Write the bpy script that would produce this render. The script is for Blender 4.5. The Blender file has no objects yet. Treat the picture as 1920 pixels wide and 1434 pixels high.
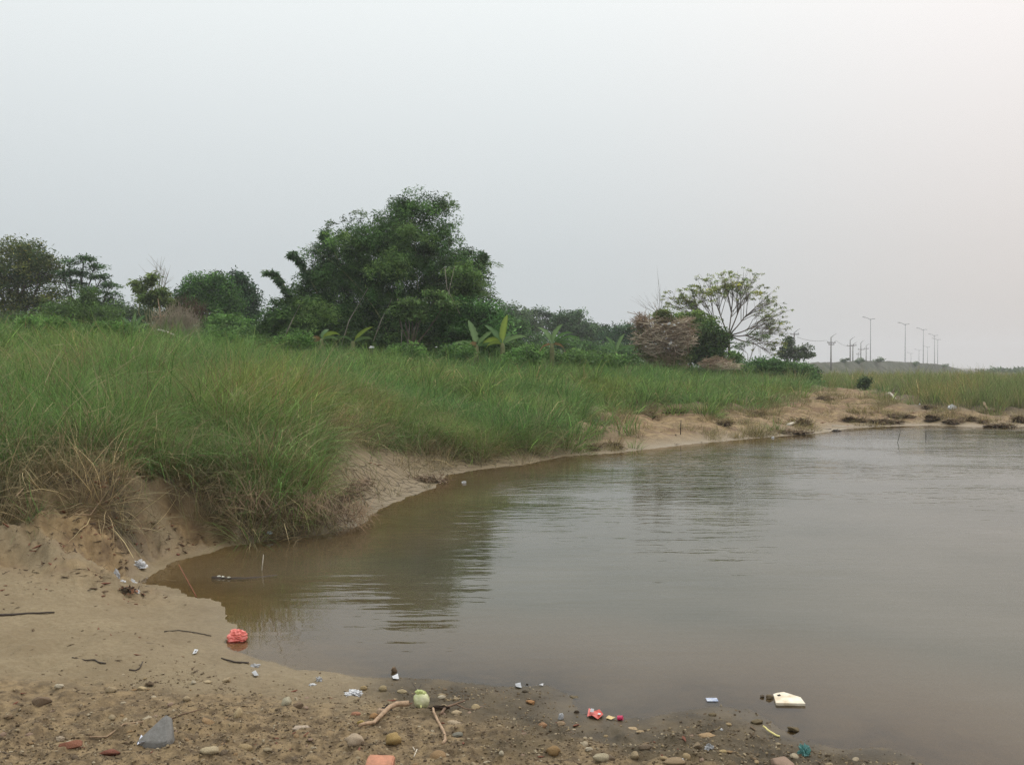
import bpy, bmesh, math, random
import numpy as np
from mathutils import Vector, Matrix

random.seed(7)
RNG = np.random.default_rng(7)
S = bpy.context.scene
COL = S.collection
R = math.radians

# ------------------------------------------------------------------ camera, sky, sun, exposure
EYE = 1.70
HAZE = 0.0007
F_PX, CX, CY = 1768.0, 960.0, 717.0
PITCH = math.atan(27.0 / F_PX)
cd = bpy.data.cameras.new('camera')
cam = bpy.data.objects.new('camera', cd)
COL.objects.link(cam)
cd.sensor_width = 36.0
cd.lens = 36.0 * F_PX / 1920.0
cd.clip_start = 0.05
cd.clip_end = 6000
cam.location = (0, 0, EYE)
cam.rotation_euler = (R(90) - PITCH, 0, 0)
S.camera = cam

SUN_EL, SUN_AZ = R(52), R(35)
w = bpy.data.worlds.new('World')
S.world = w
w.use_nodes = True
nt = w.node_tree
nt.nodes.clear()
def N(nt, t, **k):
    n = nt.nodes.new(t)
    for a, b in k.items():
        setattr(n, a, b)
    return n
wo = N(nt, 'ShaderNodeOutputWorld')
bg = N(nt, 'ShaderNodeBackground')
bg.inputs['Strength'].default_value = 0.1
sky = N(nt, 'ShaderNodeTexSky', sky_type='NISHITA')
sky.sun_disc = False
sky.sun_elevation = SUN_EL
sky.sun_rotation = SUN_AZ
sky.air_density = 1.0
sky.dust_density = 8.0
sky.altitude = 20
tc = N(nt, 'ShaderNodeTexCoord')
sx = N(nt, 'ShaderNodeSeparateXYZ')
nt.links.new(tc.outputs['Generated'], sx.inputs[0])
# overcast veil: brighter towards the zenith, a touch warmer and brighter towards the hidden sun
r1 = N(nt, 'ShaderNodeValToRGB')
els = r1.color_ramp.elements
els[0].position = 0.0; els[0].color = (5.0, 5.45, 5.65, 1)
els[1].position = 1.0; els[1].color = (17.0, 17.3, 17.3, 1)
e = els.new(0.12); e.color = (5.7, 6.15, 6.35, 1)
e = els.new(0.36); e.color = (8.2, 8.6, 8.6, 1)
r2 = N(nt, 'ShaderNodeValToRGB')
els = r2.color_ramp.elements
els[0].position = 0.0; els[0].color = (6.0, 5.55, 5.25, 1)
els[1].position = 1.0; els[1].color = (18.0, 17.6, 17.3, 1)
e = els.new(0.12); e.color = (6.8, 6.35, 6.15, 1)
e = els.new(0.36); e.color = (9.1, 8.6, 8.45, 1)
az = N(nt, 'ShaderNodeMapRange', interpolation_type='SMOOTHSTEP')
az.inputs['From Min'].default_value = 0.0
az.inputs['From Max'].default_value = 0.62
nt.links.new(sx.outputs['X'], az.inputs['Value'])
nt.links.new(sx.outputs['Z'], r1.inputs[0])
nt.links.new(sx.outputs['Z'], r2.inputs[0])
mx = N(nt, 'ShaderNodeMix', data_type='RGBA')
nt.links.new(az.outputs[0], mx.inputs[0])
nt.links.new(r1.outputs[0], mx.inputs[6])
nt.links.new(r2.outputs[0], mx.inputs[7])
mx2 = N(nt, 'ShaderNodeMix', data_type='RGBA')
mx2.inputs[0].default_value = 0.92
nt.links.new(sky.outputs[0], mx2.inputs[6])
nt.links.new(mx.outputs[2], mx2.inputs[7])
nt.links.new(mx2.outputs[2], bg.inputs[0])
nt.links.new(bg.outputs[0], wo.inputs[0])

sd_ = bpy.data.lights.new('sun', 'SUN')
sd_.energy = 1.1
sd_.angle = R(25)
sd_.color = (1.0, 0.96, 0.9)
sun = bpy.data.objects.new('sun', sd_)
COL.objects.link(sun)
sdir = Vector((math.sin(SUN_AZ) * math.cos(SUN_EL), math.cos(SUN_AZ) * math.cos(SUN_EL), math.sin(SUN_EL)))
sun.rotation_euler = sdir.to_track_quat('Z', 'Y').to_euler()

S.view_settings.view_transform = 'Standard'
S.view_settings.look = 'None'
S.view_settings.exposure = 0.14
S.view_settings.gamma = 1.0
S.view_settings.use_curve_mapping = False
S.render.engine = 'CYCLES'
cy = S.cycles
cy.max_bounces = 6
cy.diffuse_bounces = 3
cy.glossy_bounces = 3
cy.transparent_max_bounces = 12
cy.transmission_bounces = 3
cy.volume_bounces = 1
cy.use_denoising = True
cy.denoising_prefilter = 'NONE'
cy.caustics_reflective = False
cy.caustics_refractive = False

# ------------------------------------------------------------------ noise
_P = np.random.default_rng(11).permutation(512)
_P = np.concatenate([_P, _P, _P])
_G = np.random.default_rng(12).normal(size=(512, 2))
_G /= np.linalg.norm(_G, axis=1)[:, None]
def perlin(x, y):
    x = np.asarray(x, float); y = np.asarray(y, float)
    xi = np.floor(x).astype(int); yi = np.floor(y).astype(int)
    xf = x - xi; yf = y - yi
    xi &= 511; yi &= 511
    u = xf * xf * xf * (xf * (xf * 6 - 15) + 10)
    v = yf * yf * yf * (yf * (yf * 6 - 15) + 10)
    def g(a, b, fx, fy):
        h = _P[_P[a & 511] + (b & 511)]
        gg = _G[h]
        return gg[..., 0] * fx + gg[..., 1] * fy
    n00 = g(xi, yi, xf, yf); n10 = g(xi + 1, yi, xf - 1, yf)
    n01 = g(xi, yi + 1, xf, yf - 1); n11 = g(xi + 1, yi + 1, xf - 1, yf - 1)
    return 1.5 * ((n00 * (1 - u) + n10 * u) * (1 - v) + (n01 * (1 - u) + n11 * u) * v)
def fbm(x, y, o=4, s=0.5):
    t = 0; a = 1.0
    for k in range(o):
        t = t + a * perlin(np.asarray(x) * 2 ** k + 17.3 * k, np.asarray(y) * 2 ** k + 5.1 * k)
        a *= s
    return t
def sstep(a, b, x):
    t = np.clip((x - a) / (b - a), 0, 1)
    return t * t * (3 - 2 * t)

# ------------------------------------------------------------------ the terrain: heights surveyed from the photograph
def ray(px, py):
    a = (px - CX) / F_PX; b = -(py - CY) / F_PX
    c, s = math.cos(PITCH), math.sin(PITCH)
    return np.array([a, c + b * s, -s + b * c])
def plane_pt(px, py, z=0.0):
    d = ray(px, py)
    t = (z - EYE) / d[2]
    return np.array([d[0] * t, d[1] * t])
def col_pt(px, Y):
    return np.array([(px - CX) / F_PX * Y, Y])

SHORE_PX = [(1920, 799), (1860, 801), (1750, 797), (1650, 800), (1590, 803), (1545, 811), (1440, 820), (1300, 832), (1150, 850),
            (1060, 855), (980, 872), (900, 880), (832, 892), (822, 912), (760, 935), (700, 960), (680, 985), (600, 1003),
            (500, 1015), (440, 1022), (400, 1035), (330, 1052), (290, 1072), (262, 1094), (330, 1101), (360, 1117),
            (408, 1121), (424, 1150), (440, 1183), (424, 1200), (440, 1214), (510, 1238), (560, 1257), (640, 1262),
            (700, 1269), (800, 1270), (870, 1280), (960, 1284), (1010, 1283), (1062, 1300), (1077, 1320), (1092, 1339),
            (1150, 1348), (1210, 1347), (1262, 1331), (1330, 1320), (1400, 1327), (1450, 1352), (1500, 1380),
            (1570, 1397), (1660, 1403), (1715, 1420), (1745, 1438)]
shore = [plane_pt(*p) for p in SHORE_PX]
shore += [np.array(p, float) for p in [(2.1, 3.4), (3.2, 2.4), (5, 1.2), (9, -1), (18, -6), (40, -14), (80, -20), (110, 10), (80, 24), (40, 27.4), (24, 27.6)]]
shore = np.array(shore)
def inside(px, py, poly):
    c = np.zeros(px.shape, bool)
    n = len(poly)
    for i in range(n):
        x1, y1 = poly[i]; x2, y2 = poly[(i + 1) % n]
        if y1 == y2:
            continue
        k = ((y1 > py) != (y2 > py)) & (px < (x2 - x1) * (py - y1) / (y2 - y1) + x1)
        c ^= k
    return c
def dist_poly(px, py, poly, closed=True):
    d = np.full(px.shape, 1e9)
    n = len(poly)
    for i in range(n if closed else n - 1):
        a = poly[i]; b = poly[(i + 1) % n]
        ab = b - a
        t = np.clip(((px - a[0]) * ab[0] + (py - a[1]) * ab[1]) / (ab @ ab + 1e-12), 0, 1)
        d = np.minimum(d, np.hypot(px - a[0] - t * ab[0], py - a[1] - t * ab[1]))
    return d
def shore_sd(x, y):     # + on land, - on water
    wx = x + 0.05 * perlin(x * 3.1, y * 3.1) + 0.02 * perlin(x * 9, y * 9)
    wy = y + 0.05 * perlin(x * 3.1 + 40, y * 3.1) + 0.02 * perlin(x * 9, y * 9 + 31)
    d = dist_poly(wx, wy, shore)
    return np.where(inside(wx, wy, shore), -d, d)

# height control points: (photo column, distance, height)
HC = []
def prof(px, *pts):
    for (Y, z) in pts:
        x, y = col_pt(px, Y)
        HC.append((x, y, z))
far = [(90, 1.9), (160, 1.6), (400, 1.2)]
farR = [(110, .5), (180, .4), (400, .4)]
for p0 in (-700, -300):
    prof(p0, (3, .25), (6.0, .35), (7.2, .55), (8.3, .85), (10, 1.0), (14, 1.45), (20, 1.95), (27, 2.3), (40, 2.45), (60, 2.3), *far)
prof(0, (3, .18), (5.0, .16), (6.2, .20), (6.8, .28), (7.9, .52), (10, .80), (14, 1.25), (20, 1.85), (27, 2.25), (40, 2.4), (60, 2.3), *far)
prof(250, (4, .14), (5.5, .10), (6.7, .06), (7.1, .16), (7.9, .50), (10, .75), (14, 1.15), (20, 1.62), (27, 2.0), (40, 2.2), (60, 2.2), *far)
prof(450, (3.2, .14), (4.2, .10), (9.5, .25), (10.2, .5), (12, .72), (15, 1.0), (20, 1.35), (27, 1.68), (35, 1.88), (45, 2.0), (60, 2.1), *far)
prof(620, (3.2, .13), (4.2, .08), (10.2, .2), (11, .42), (13, .68), (18, 1.0), (27, 1.45), (40, 1.88), (55, 2.1), *far)
prof(720, (3.2, .13), (4.3, .07), (12.0, .10), (14.2, .30), (18, .75), (27, 1.3), (40, 1.82), (55, 2.1), *far)
prof(850, (3.2, .13), (4.3, .07), (16.2, .12), (18, .42), (21, .65), (27, 1.08), (40, 1.70), (50, 2.0), *far)
prof(1000, (3.2, .13), (4.2, .06), (17.6, .18), (20, .55), (27, .95), (40, 1.5), (50, 1.88), *far)
prof(1150, (3.0, .13), (3.9, .06), (19.5, .10), (23, .38), (26, .58), (30, .85), (40, 1.25), (50, 1.5), (75, 1.2), *farR)
prof(1300, (3.0, .13), (4.0, .07), (22, .10), (26, .52), (32, .8), (40, 1.08), (50, 1.25), (75, .8), *farR)
prof(1450, (3.0, .12), (3.8, .06), (24, .10), (28, .36), (33, .62), (40, .8), (50, .85), (75, .6), *farR)
prof(1600, (2.8, .12), (27.4, .09), (32, .28), (38, .46), (43, .55), (50, .5), (75, .45), *farR)
prof(1800, (2.6, .12), (28.2, .12), (31, .38), (40, .5), (60, .45), *farR)
prof(2300, (28.5, .15), (31, .4), (40, .55), (60, .7), *farR)
prof(2800, (28.5, .15), (31, .4), (40, .55), (60, .7), *farR)
for s in shore[:55]:
    HC.append((s[0], s[1], 0.0))
HC = np.array(HC)
def uv(x, y):
    r = np.hypot(x, y)
    u = np.clip(np.arctan2(x, y), -0.62, 0.72)
    v = np.log(np.clip(r, 2.6, 420))
    return u * 2.0, v
cu, cv = uv(HC[:, 0], HC[:, 1])
_A = np.sqrt((cu[:, None] - cu) ** 2 + (cv[:, None] - cv) ** 2 + 1e-4)
_A += np.eye(len(cu)) * 0.004
_B = np.column_stack([np.ones(len(cu)), cu, cv])
_M = np.block([[_A, _B], [_B.T, np.zeros((3, 3))]])
_W = np.linalg.solve(_M, np.concatenate([HC[:, 2], np.zeros(3)]))
def rbf(x, y):
    u, v = uv(x, y)
    sh = u.shape
    u = u.ravel(); v = v.ravel()
    out = np.empty(len(u))
    for i in range(0, len(u), 20000):
        uu = u[i:i + 20000]; vv = v[i:i + 20000]
        A = np.sqrt((uu[:, None] - cu) ** 2 + (vv[:, None] - cv) ** 2 + 1e-4)
        out[i:i + 20000] = A @ _W[:-3] + _W[-3] + _W[-2] * uu + _W[-1] * vv
    return out.reshape(sh)
def height(x, y, detail=False, sd=None):
    x = np.asarray(x, float); y = np.asarray(y, float)
    r = np.hypot(x, y)
    if sd is None:
        sd = shore_sd(x, y)
    h = np.maximum(rbf(x, y), 0.02)
    back = sstep(1.0, 3.0, y)
    h = h * back + 0.15 * (1 - back)
    k = 0.5 + 0.02 * r
    land = 0.045 * sd / (1 + sd) * (1 - sstep(0, k, sd)) + h * sstep(0, k, sd)
    land += 0.002
    wat = -np.minimum(0.10 * -sd + 0.004, 1.1)
    z = np.where(sd > 0, land, wat)
    if detail:
        gr = sstep(0.4, 2.5, sd) * sstep(9, 14, r)
        z = z + gr * (0.17 * fbm(x * 0.42, y * 0.42, 2) + 0.13 * fbm(x * 0.95 + 7, y * 0.95, 2))
        near = (1 - sstep(9, 14, r)) * sstep(0.0, 0.25, sd)
        z = z + near * (0.012 * fbm(x * 1.7, y * 1.7, 3) + 0.008 * fbm(x * 9, y * 9, 4))
        # rough, trampled ground where the pebbles lie
        rough = near * sstep(4.9, 4.1, y) * sstep(-3, -1.0, x * 1.0 + 0.0 * y + 0.9)
        z = z + (0.35 + 0.65 * rough) * near * (0.022 * np.maximum(fbm(x * 7 + 9, y * 7, 4), -0.25) + 0.009 * fbm(x * 22, y * 22, 2))
        # eroded clay slope of the left bank
        er = bank_mask(x, y)
        z = z + er * (0.09 * fbm(x * 1.7, y * 1.7, 3) - 0.11 * np.abs(fbm(x * 3.5 + y * 2, y * 1.8, 4)) + 0.02 * fbm(x * 12, y * 12, 3) + 0.02)
        # the little scarp where the turf of the left bank breaks off above the clay
        sel = (np.abs(y - 8.3) < 2.0) & (x < -1.5) & (x > -9)
        if sel.any():
            e1 = dist_poly(x[sel], y[sel], b1[:8], False) * np.where(inside(x[sel], y[sel], b1), -1, 1) + 0.10 * fbm(x[sel] * 2.5, y[sel] * 2.5, 3)
            z = np.array(z); z[sel] += 0.15 * sstep(-0.02, 0.10, e1) * sstep(2.2, 0.6, e1) * sstep(0.02, 0.25, sd[sel]) - 0.05 * sstep(-0.35, -0.05, e1) * sstep(0.02, -0.05, e1) * er[sel]
        # old footprints and scuffs in the smooth sand
        z = z - near * 0.022 * np.maximum(fbm(x * 2.6 + 2, y * 2.6, 2) - 0.42, 0)  - near * 0.03 * np.maximum(perlin(x * 5.5 + 2, y * 4.2) - 0.45, 0)
        # hummocks on the far sand
        fs = sstep(16, 20, r) * sstep(0.15, 1.0, sd) * (1 - sstep(40, 60, r))
        z = z + fs * 0.05 * fbm(x * 1.1, y * 1.5, 4)
        z = np.where(sd > 0, np.maximum(z, 0.002 + 0.004 * np.minimum(sd * 10, 1)), z + 0.01 * fbm(x * 4, y * 4, 2) * sstep(0, 0.6, -sd))
    return z
def bank_mask(x, y):
    return sstep(6.2, 7.0, y + 0.25 * (x + 2.5)) * sstep(9.6, 9.0, y) * sstep(-2.3, -2.9, x) * sstep(0.05, 0.3, shore_sd(x, y))

_T = np.geomspace(2.2, 500, 1400)
def hit(px, py, zadd=0.0):
    """where the sight line through a pixel of the photograph meets the ground"""
    d = ray(px, py)
    P = d[None, :] * _T[:, None]
    P[:, 2] += EYE
    below = P[:, 2] < height(P[:, 0], P[:, 1]) * 1.0 + zadd
    i = int(np.argmax(below)) if below.any() else len(_T) - 1
    if i > 0:
        lo, hi = _T[i - 1], _T[i]
        for _ in range(12):
            m = (lo + hi) / 2
            p = d * m; p[2] += EYE
            if p[2] < float(height(np.array([p[0]]), np.array([p[1]]))[0]) + zadd:
                hi = m
            else:
                lo = m
        P0 = d * hi
    else:
        P0 = d * _T[0]
    return np.array([P0[0], P0[1]])
def gz(x, y, detail=True):
    return float(height(np.array([x]), np.array([y]), detail)[0])
def place(px, py, water=False):
    """a ground (or water) point seen at this pixel, its height, and metres per photo pixel there"""
    p = plane_pt(px, py) if water else hit(px, py)
    z = 0.0 if water else gz(p[0], p[1])
    return p[0], p[1], z, math.hypot(*p) / F_PX
def at(px, py, Y):
    """the world point seen at this pixel, Y metres away"""
    d = ray(px, py)
    t = Y / d[1]
    return Vector((d[0] * t, Y, EYE + d[2] * t))

# ------------------------------------------------------------------ bare-ground outlines
def world_poly(pts):
    return np.array([hit(*p) for p in pts])
b1 = world_poly([(-250, 985), (0, 966), (90, 960), (200, 950), (270, 944), (330, 956), (395, 985), (432, 1008)])
b1 = np.vstack([b1, [[-1.0, 5.5], [0, 4], [30, -2], [30, -60], [-60, -60], [-60, b1[0][1]]]])
b2 = world_poly([(652, 868), (700, 852), (780, 856), (868, 869), (885, 884), (832, 900), (760, 940), (690, 965), (640, 985), (640, 940), (665, 905)])
b3 = world_poly([(985, 880), (1010, 862), (1050, 838), (1120, 800), (1120, 772), (1180, 764), (1260, 766), (1330, 770), (1400, 765), (1450, 752), (1500, 735),
                 (1600, 731), (1655, 737), (1690, 764), (1800, 774), (1925, 776)])
b3 = np.vstack([b3, [[30, 30.2], [80, 30], [80, 20], [20, 26]], [plane_pt(1560, 815)], [plane_pt(1150, 860)]])
BARE = [b1, b2, b3]
def bare(x, y):
    x = np.asarray(x, float); y = np.asarray(y, float)
    n = fbm(x * 1.3, y * 1.3, 3) * 0.35
    m = np.zeros(x.shape)
    for k, b in enumerate(BARE):
        ins = inside(x, y, b)
        d = dist_poly(x, y, b)
        s = np.where(ins, d, -d) + n * (1.0, 0.8, 2.4)[k] + (0.0, 0.35, 0.2)[k]
        wdt = (0.25, 0.3, 1.2)[k]
        m = np.maximum(m, sstep(-wdt, wdt, s))
    sd = shore_sd(x, y)
    strip = 0.55 + 0.5 * fbm(x * 0.8 + 4, y * 0.8, 3)
    m = np.maximum(m, sstep(0.15, -0.15, sd - strip) * (y > 13.5) * (sd > 0))
    return m

# ------------------------------------------------------------------ materials
def mat(name):
    m = bpy.data.materials.new(name)
    m.use_nodes = True
    m.node_tree.nodes.clear()
    o = N(m.node_tree, 'ShaderNodeOutputMaterial')
    return m, m.node_tree, o
def L(nt, a, b):
    nt.links.new(a, b)
def simple(name, col, rough=0.7, var=0.25, scale=8.0, bump=0.0, spec=0.3, col2=None, trans=0.0):
    m, nt, o = mat(name)
    p = N(nt, 'ShaderNodeBsdfPrincipled')
    p.inputs['Roughness'].default_value = rough
    p.inputs['Specular IOR Level'].default_value = spec
    tcn = N(nt, 'ShaderNodeTexCoord')
    no = N(nt, 'ShaderNodeTexNoise')
    no.inputs['Scale'].default_value = scale
    no.inputs['Detail'].default_value = 5
    no.inputs['Roughness'].default_value = 0.65
    L(nt, tcn.outputs['Object'], no.inputs['Vector'])
    mr = N(nt, 'ShaderNodeMapRange')
    mr.inputs['From Min'].default_value = 0.3; mr.inputs['From Max'].default_value = 0.7
    L(nt, no.outputs[0], mr.inputs[0])
    mi = N(nt, 'ShaderNodeMix', data_type='RGBA')
    c2 = col2 if col2 else tuple(c * (1 - var) for c in col)
    c1 = col if col2 else tuple(min(1, c * (1 + var * 0.6)) for c in col)
    mi.inputs[6].default_value = (*c2, 1); mi.inputs[7].default_value = (*c1, 1)
    L(nt, mr.outputs[0], mi.inputs[0])
    L(nt, mi.outputs[2], p.inputs['Base Color'])
    if bump:
        b = N(nt, 'ShaderNodeBump')
        b.inputs['Distance'].default_value = bump
        L(nt, no.outputs[0], b.inputs['Height'])
        L(nt, b.outputs[0], p.inputs['Normal'])
    if trans:
        t = N(nt, 'ShaderNodeBsdfTranslucent')
        L(nt, mi.outputs[2], t.inputs[0])
        ms = N(nt, 'ShaderNodeMixShader')
        ms.inputs[0].default_value = trans
        L(nt, p.outputs[0], ms.inputs[1]); L(nt, t.outputs[0], ms.inputs[2])
        L(nt, ms.outputs[0], o.inputs[0])
    else:
        L(nt, p.outputs[0], o.inputs[0])
    return m
def leafmat(name, trans=0.3, rough=0.6, patch=0.0, pscale=0.35, spec=0.15):
    m, nt, o = mat(name)
    at_ = N(nt, 'ShaderNodeAttribute', attribute_name='Col')
    col = at_.outputs['Color']
    if patch:
        ge = N(nt, 'ShaderNodeNewGeometry')
        no = N(nt, 'ShaderNodeTexNoise')
        no.inputs['Scale'].default_value = pscale; no.inputs['Detail'].default_value = 4; no.inputs['Roughness'].default_value = 0.6
        L(nt, ge.outputs['Position'], no.inputs['Vector'])
        mr = N(nt, 'ShaderNodeMapRange'); mr.inputs['From Min'].default_value = 0.35; mr.inputs['From Max'].default_value = 0.65
        L(nt, no.outputs[0], mr.inputs[0])
        mi = N(nt, 'ShaderNodeMix', data_type='RGBA', blend_type='MULTIPLY')
        mi.inputs[0].default_value = patch
        cr = N(nt, 'ShaderNodeValToRGB')
        cr.color_ramp.elements[0].color = (1.40, 1.12, 0.85, 1); cr.color_ramp.elements[1].color = (0.62, 0.9, 0.75, 1)
        e_ = cr.color_ramp.elements.new(0.5); e_.color = (1.0, 1.05, 0.9, 1)
        L(nt, mr.outputs[0], cr.inputs[0])
        L(nt, col, mi.inputs[6]); L(nt, cr.outputs[0], mi.inputs[7])
        col = mi.outputs[2]
    p = N(nt, 'ShaderNodeBsdfPrincipled')
    p.inputs['Roughness'].default_value = rough
    p.inputs['Specular IOR Level'].default_value = spec
    t = N(nt, 'ShaderNodeBsdfTranslucent')
    ms = N(nt, 'ShaderNodeMixShader'); ms.inputs[0].default_value = trans
    L(nt, col, p.inputs['Base Color']); L(nt, col, t.inputs[0])
    L(nt, p.outputs[0], ms.inputs[1]); L(nt, t.outputs[0], ms.inputs[2]); L(nt, ms.outputs[0], o.inputs[0])
    return m
M_LEAF = leafmat('leaf')
M_GRASS = leafmat('grass_blade', trans=0.35, patch=0.75, pscale=0.33)
M_DRYGRASS = leafmat('dry_grass_blade', trans=0.2, patch=0.2, pscale=1.0)
M_BARK = simple('bark', (0.16, 0.13, 0.10), 0.9, 0.4, 20, 0.01)
M_PALEBARK = simple('pale_bark', (0.30, 0.27, 0.22), 0.9, 0.35, 15, 0.01)
M_CULM = simple('bamboo_culm', (0.22, 0.24, 0.10), 0.6, 0.35, 6)
M_DRYWOOD = simple('dry_wood', (0.30, 0.21, 0.13), 0.85, 0.4, 30, 0.003)
M_BLEACH = simple('bleached_wood', (0.62, 0.57, 0.48), 0.8, 0.3, 25, 0.003)
M_DARKWOOD = simple('wet_dark_wood', (0.045, 0.032, 0.022), 0.6, 0.4, 40, 0.002)
M_WHITE = simple('white_plastic', (.66, .67, .68), 0.35, 0.15, 20, 0.002, 0.5, trans=0.25)
M_GREYP = simple('grey_plastic_film', (0.50, 0.51, 0.52), 0.3, 0.3, 25, 0.002, 0.5, trans=0.3)

# ------------------------------------------------------------------ object helpers
def tag(o, label=None, cat=None, group=None, kind=None):
    if label: o['label'] = label
    if cat: o['category'] = cat
    if group: o['group'] = group
    if kind: o['kind'] = kind
    return o
def empty(name, loc, label, cat, group=None, rz=0.0):
    o = bpy.data.objects.new(name, None)
    COL.objects.link(o)
    o.location = loc
    o.rotation_euler = (0, 0, rz)
    o.empty_display_size = 0.1
    return tag(o, label, cat, group)
def link(name, me, parent=None, m=None, loc=None):
    o = bpy.data.objects.new(name, me)
    COL.objects.link(o)
    if m is not None and len(me.materials) == 0:
        me.materials.append(m)
    if parent is not None:
        o.parent = parent
    if loc is not None:
        o.location = loc
    return o
def mesh_np(name, verts, faces, k, col=None, smooth=False, m=None):
    """verts (n,3); faces (f,k) index array"""
    verts = np.asarray(verts, np.float32); faces = np.asarray(faces, np.int32)
    me = bpy.data.meshes.new(name)
    me.vertices.add(len(verts)); me.vertices.foreach_set('co', verts.ravel())
    me.loops.add(faces.size); me.loops.foreach_set('vertex_index', faces.ravel())
    me.polygons.add(len(faces))
    me.polygons.foreach_set('loop_start', np.arange(0, faces.size, k, dtype=np.int32))
    me.polygons.foreach_set('loop_total', np.full(len(faces), k, np.int32))
    me.polygons.foreach_set('use_smooth', np.full(len(faces), smooth))
    if col is not None:
        a = me.attributes.new('Col', 'FLOAT_COLOR', 'POINT')
        c = np.ones((len(verts), 4), np.float32); c[:, :3] = col
        a.data.foreach_set('color', c.ravel())
    me.update(calc_edges=True)
    if m: me.materials.append(m)
    return me
class MB:
    """collects tubes and flat pieces into one mesh"""
    def __init__(s):
        s.v = []; s.f = []; s.n = 0
    def tube(s, path, r, sides=5, cap=True):
        path = [Vector(p) for p in path]
        n = len(path)
        if not hasattr(r, '__len__'):
            r = [r] * n
        elif len(r) == 2 and n > 2:
            r = [r[0] + (r[1] - r[0]) * i / (n - 1) for i in range(n)]
        b0 = s.n
        for i, p in enumerate(path):
            t = (path[min(i + 1, n - 1)] - path[max(i - 1, 0)])
            if t.length < 1e-9: t = Vector((0, 0, 1))
            t.normalize()
            up = Vector((0, 0, 1)) if abs(t.z) < 0.9 else Vector((1, 0, 0))
            a = t.cross(up).normalized(); b = t.cross(a)
            for k in range(sides):
                th = 2 * math.pi * k / sides
                s.v.append(tuple(p + (a * math.cos(th) + b * math.sin(th)) * r[i]))
        s.n += n * sides
        for i in range(n - 1):
            for k in range(sides):
                k2 = (k + 1) % sides
                s.f.append((b0 + i * sides + k, b0 + i * sides + k2, b0 + (i + 1) * sides + k2, b0 + (i + 1) * sides + k))
        if cap:
            s.f.append(tuple(b0 + k for k in range(sides))[::-1])
            s.f.append(tuple(b0 + (n - 1) * sides + k for k in range(sides)))
        return s
    def box(s, c, sz, rot=None):
        c = Vector(c)
        b0 = s.n
        for dx in (-.5, .5):
            for dy in (-.5, .5):
                for dz in (-.5, .5):
                    p = Vector((dx * sz[0], dy * sz[1], dz * sz[2]))
                    if rot is not None: p = rot @ p
                    s.v.append(tuple(c + p))
        for f in ((0, 1, 3, 2), (4, 6, 7, 5), (0, 4, 5, 1), (2, 3, 7, 6), (0, 2, 6, 4), (1, 5, 7, 3)):
            s.f.append(tuple(b0 + i for i in f))
        s.n += 8
        return s
    def mesh(s, name, m=None, smooth=True):
        me = bpy.data.meshes.new(name)
        me.from_pydata(s.v, [], s.f)
        if smooth:
            me.polygons.foreach_set('use_smooth', [True] * len(me.polygons))
        if m: me.materials.append(m)
        me.update()
        return me
    def build(s, name, m, parent=None, loc=None, smooth=True):
        return link(name, s.mesh(name, m, smooth), parent, None, loc)

# ------------------------------------------------------------------ ground and water meshes (polar grid)
th = np.concatenate([np.linspace(-math.pi, -0.80, 50, endpoint=False), np.linspace(-0.80, -0.54, 40, endpoint=False),
                     np.linspace(-0.54, 0.54, 560, endpoint=False), np.linspace(0.54, 0.80, 40, endpoint=False), np.linspace(0.80, math.pi, 50, endpoint=False)])
rr = np.concatenate([np.linspace(0.5, 3.2, 16, endpoint=False), np.geomspace(3.2, 7.5, 230, endpoint=False), np.geomspace(7.5, 60, 250, endpoint=False), np.geomspace(60, 3500, 60)])
nT, nR = len(th), len(rr)
TH, RR = np.meshgrid(th, rr)
X = (RR * np.sin(TH)).ravel(); Y = (RR * np.cos(TH)).ravel()
SD = shore_sd(X, Y)
Z = height(X, Y, True, SD)
i0 = (np.arange(nR - 1)[:, None] * nT + np.arange(nT)[None, :])
i1 = (np.arange(nR - 1)[:, None] * nT + (np.arange(nT)[None, :] + 1) % nT)
F = np.stack([i0, i1, i1 + nT, i0 + nT], -1).reshape(-1, 4)
V = np.column_stack([X, Y, Z])
V = np.vstack([V, [[0, 0, gz(0, 0.01)]]])
me = mesh_np('ground', V, F, 4, smooth=True)
# the little disc under the camera
bm = bmesh.new(); bm.from_mesh(me); bm.verts.ensure_lookup_table()
cvt = bm.verts[len(V) - 1]
for k in range(nT):
    f_ = bm.faces.new((bm.verts[k], cvt, bm.verts[(k + 1) % nT])); f_.smooth = True
bm.normal_update(); bm.to_mesh(me); bm.free()
BR = np.append(bare(X, Y), 1.0)
sdl = np.append(SD, 1.0)
xx = np.append(X, 0); yy = np.append(Y, 0)
rad = np.hypot(xx, yy)
wet = np.exp(-np.maximum(sdl + 0.12 * fbm(xx * 2, yy * 2, 3), 0) / (0.28 + 0.012 * rad))
clay = np.maximum(bank_mask(xx, yy) * sstep(-0.5, 0.3, fbm(xx * 1.2, yy * 1.2, 3) + 0.25), sstep(16, 19, rad) * BR * 0.9 * sstep(0.1, 1.2, sdl))
grit = (1 - sstep(4.3, 5.2, yy + 0.5 * fbm(xx * 1.5, yy * 1.5, 3) + 0.15 * np.minimum(xx + 1.5, 0) * -2)) * (rad < 12)
for nm, arr in (('bare', BR), ('wet', wet), ('clay', clay), ('grit', grit), ('mud', bare(xx, yy) * ((xx > -2.6) & (xx < 0.1) & (yy > 9)))):
    a = me.attributes.new(nm, 'FLOAT', 'POINT')
    a.data.foreach_set('value', np.asarray(arr, np.float32))

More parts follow.
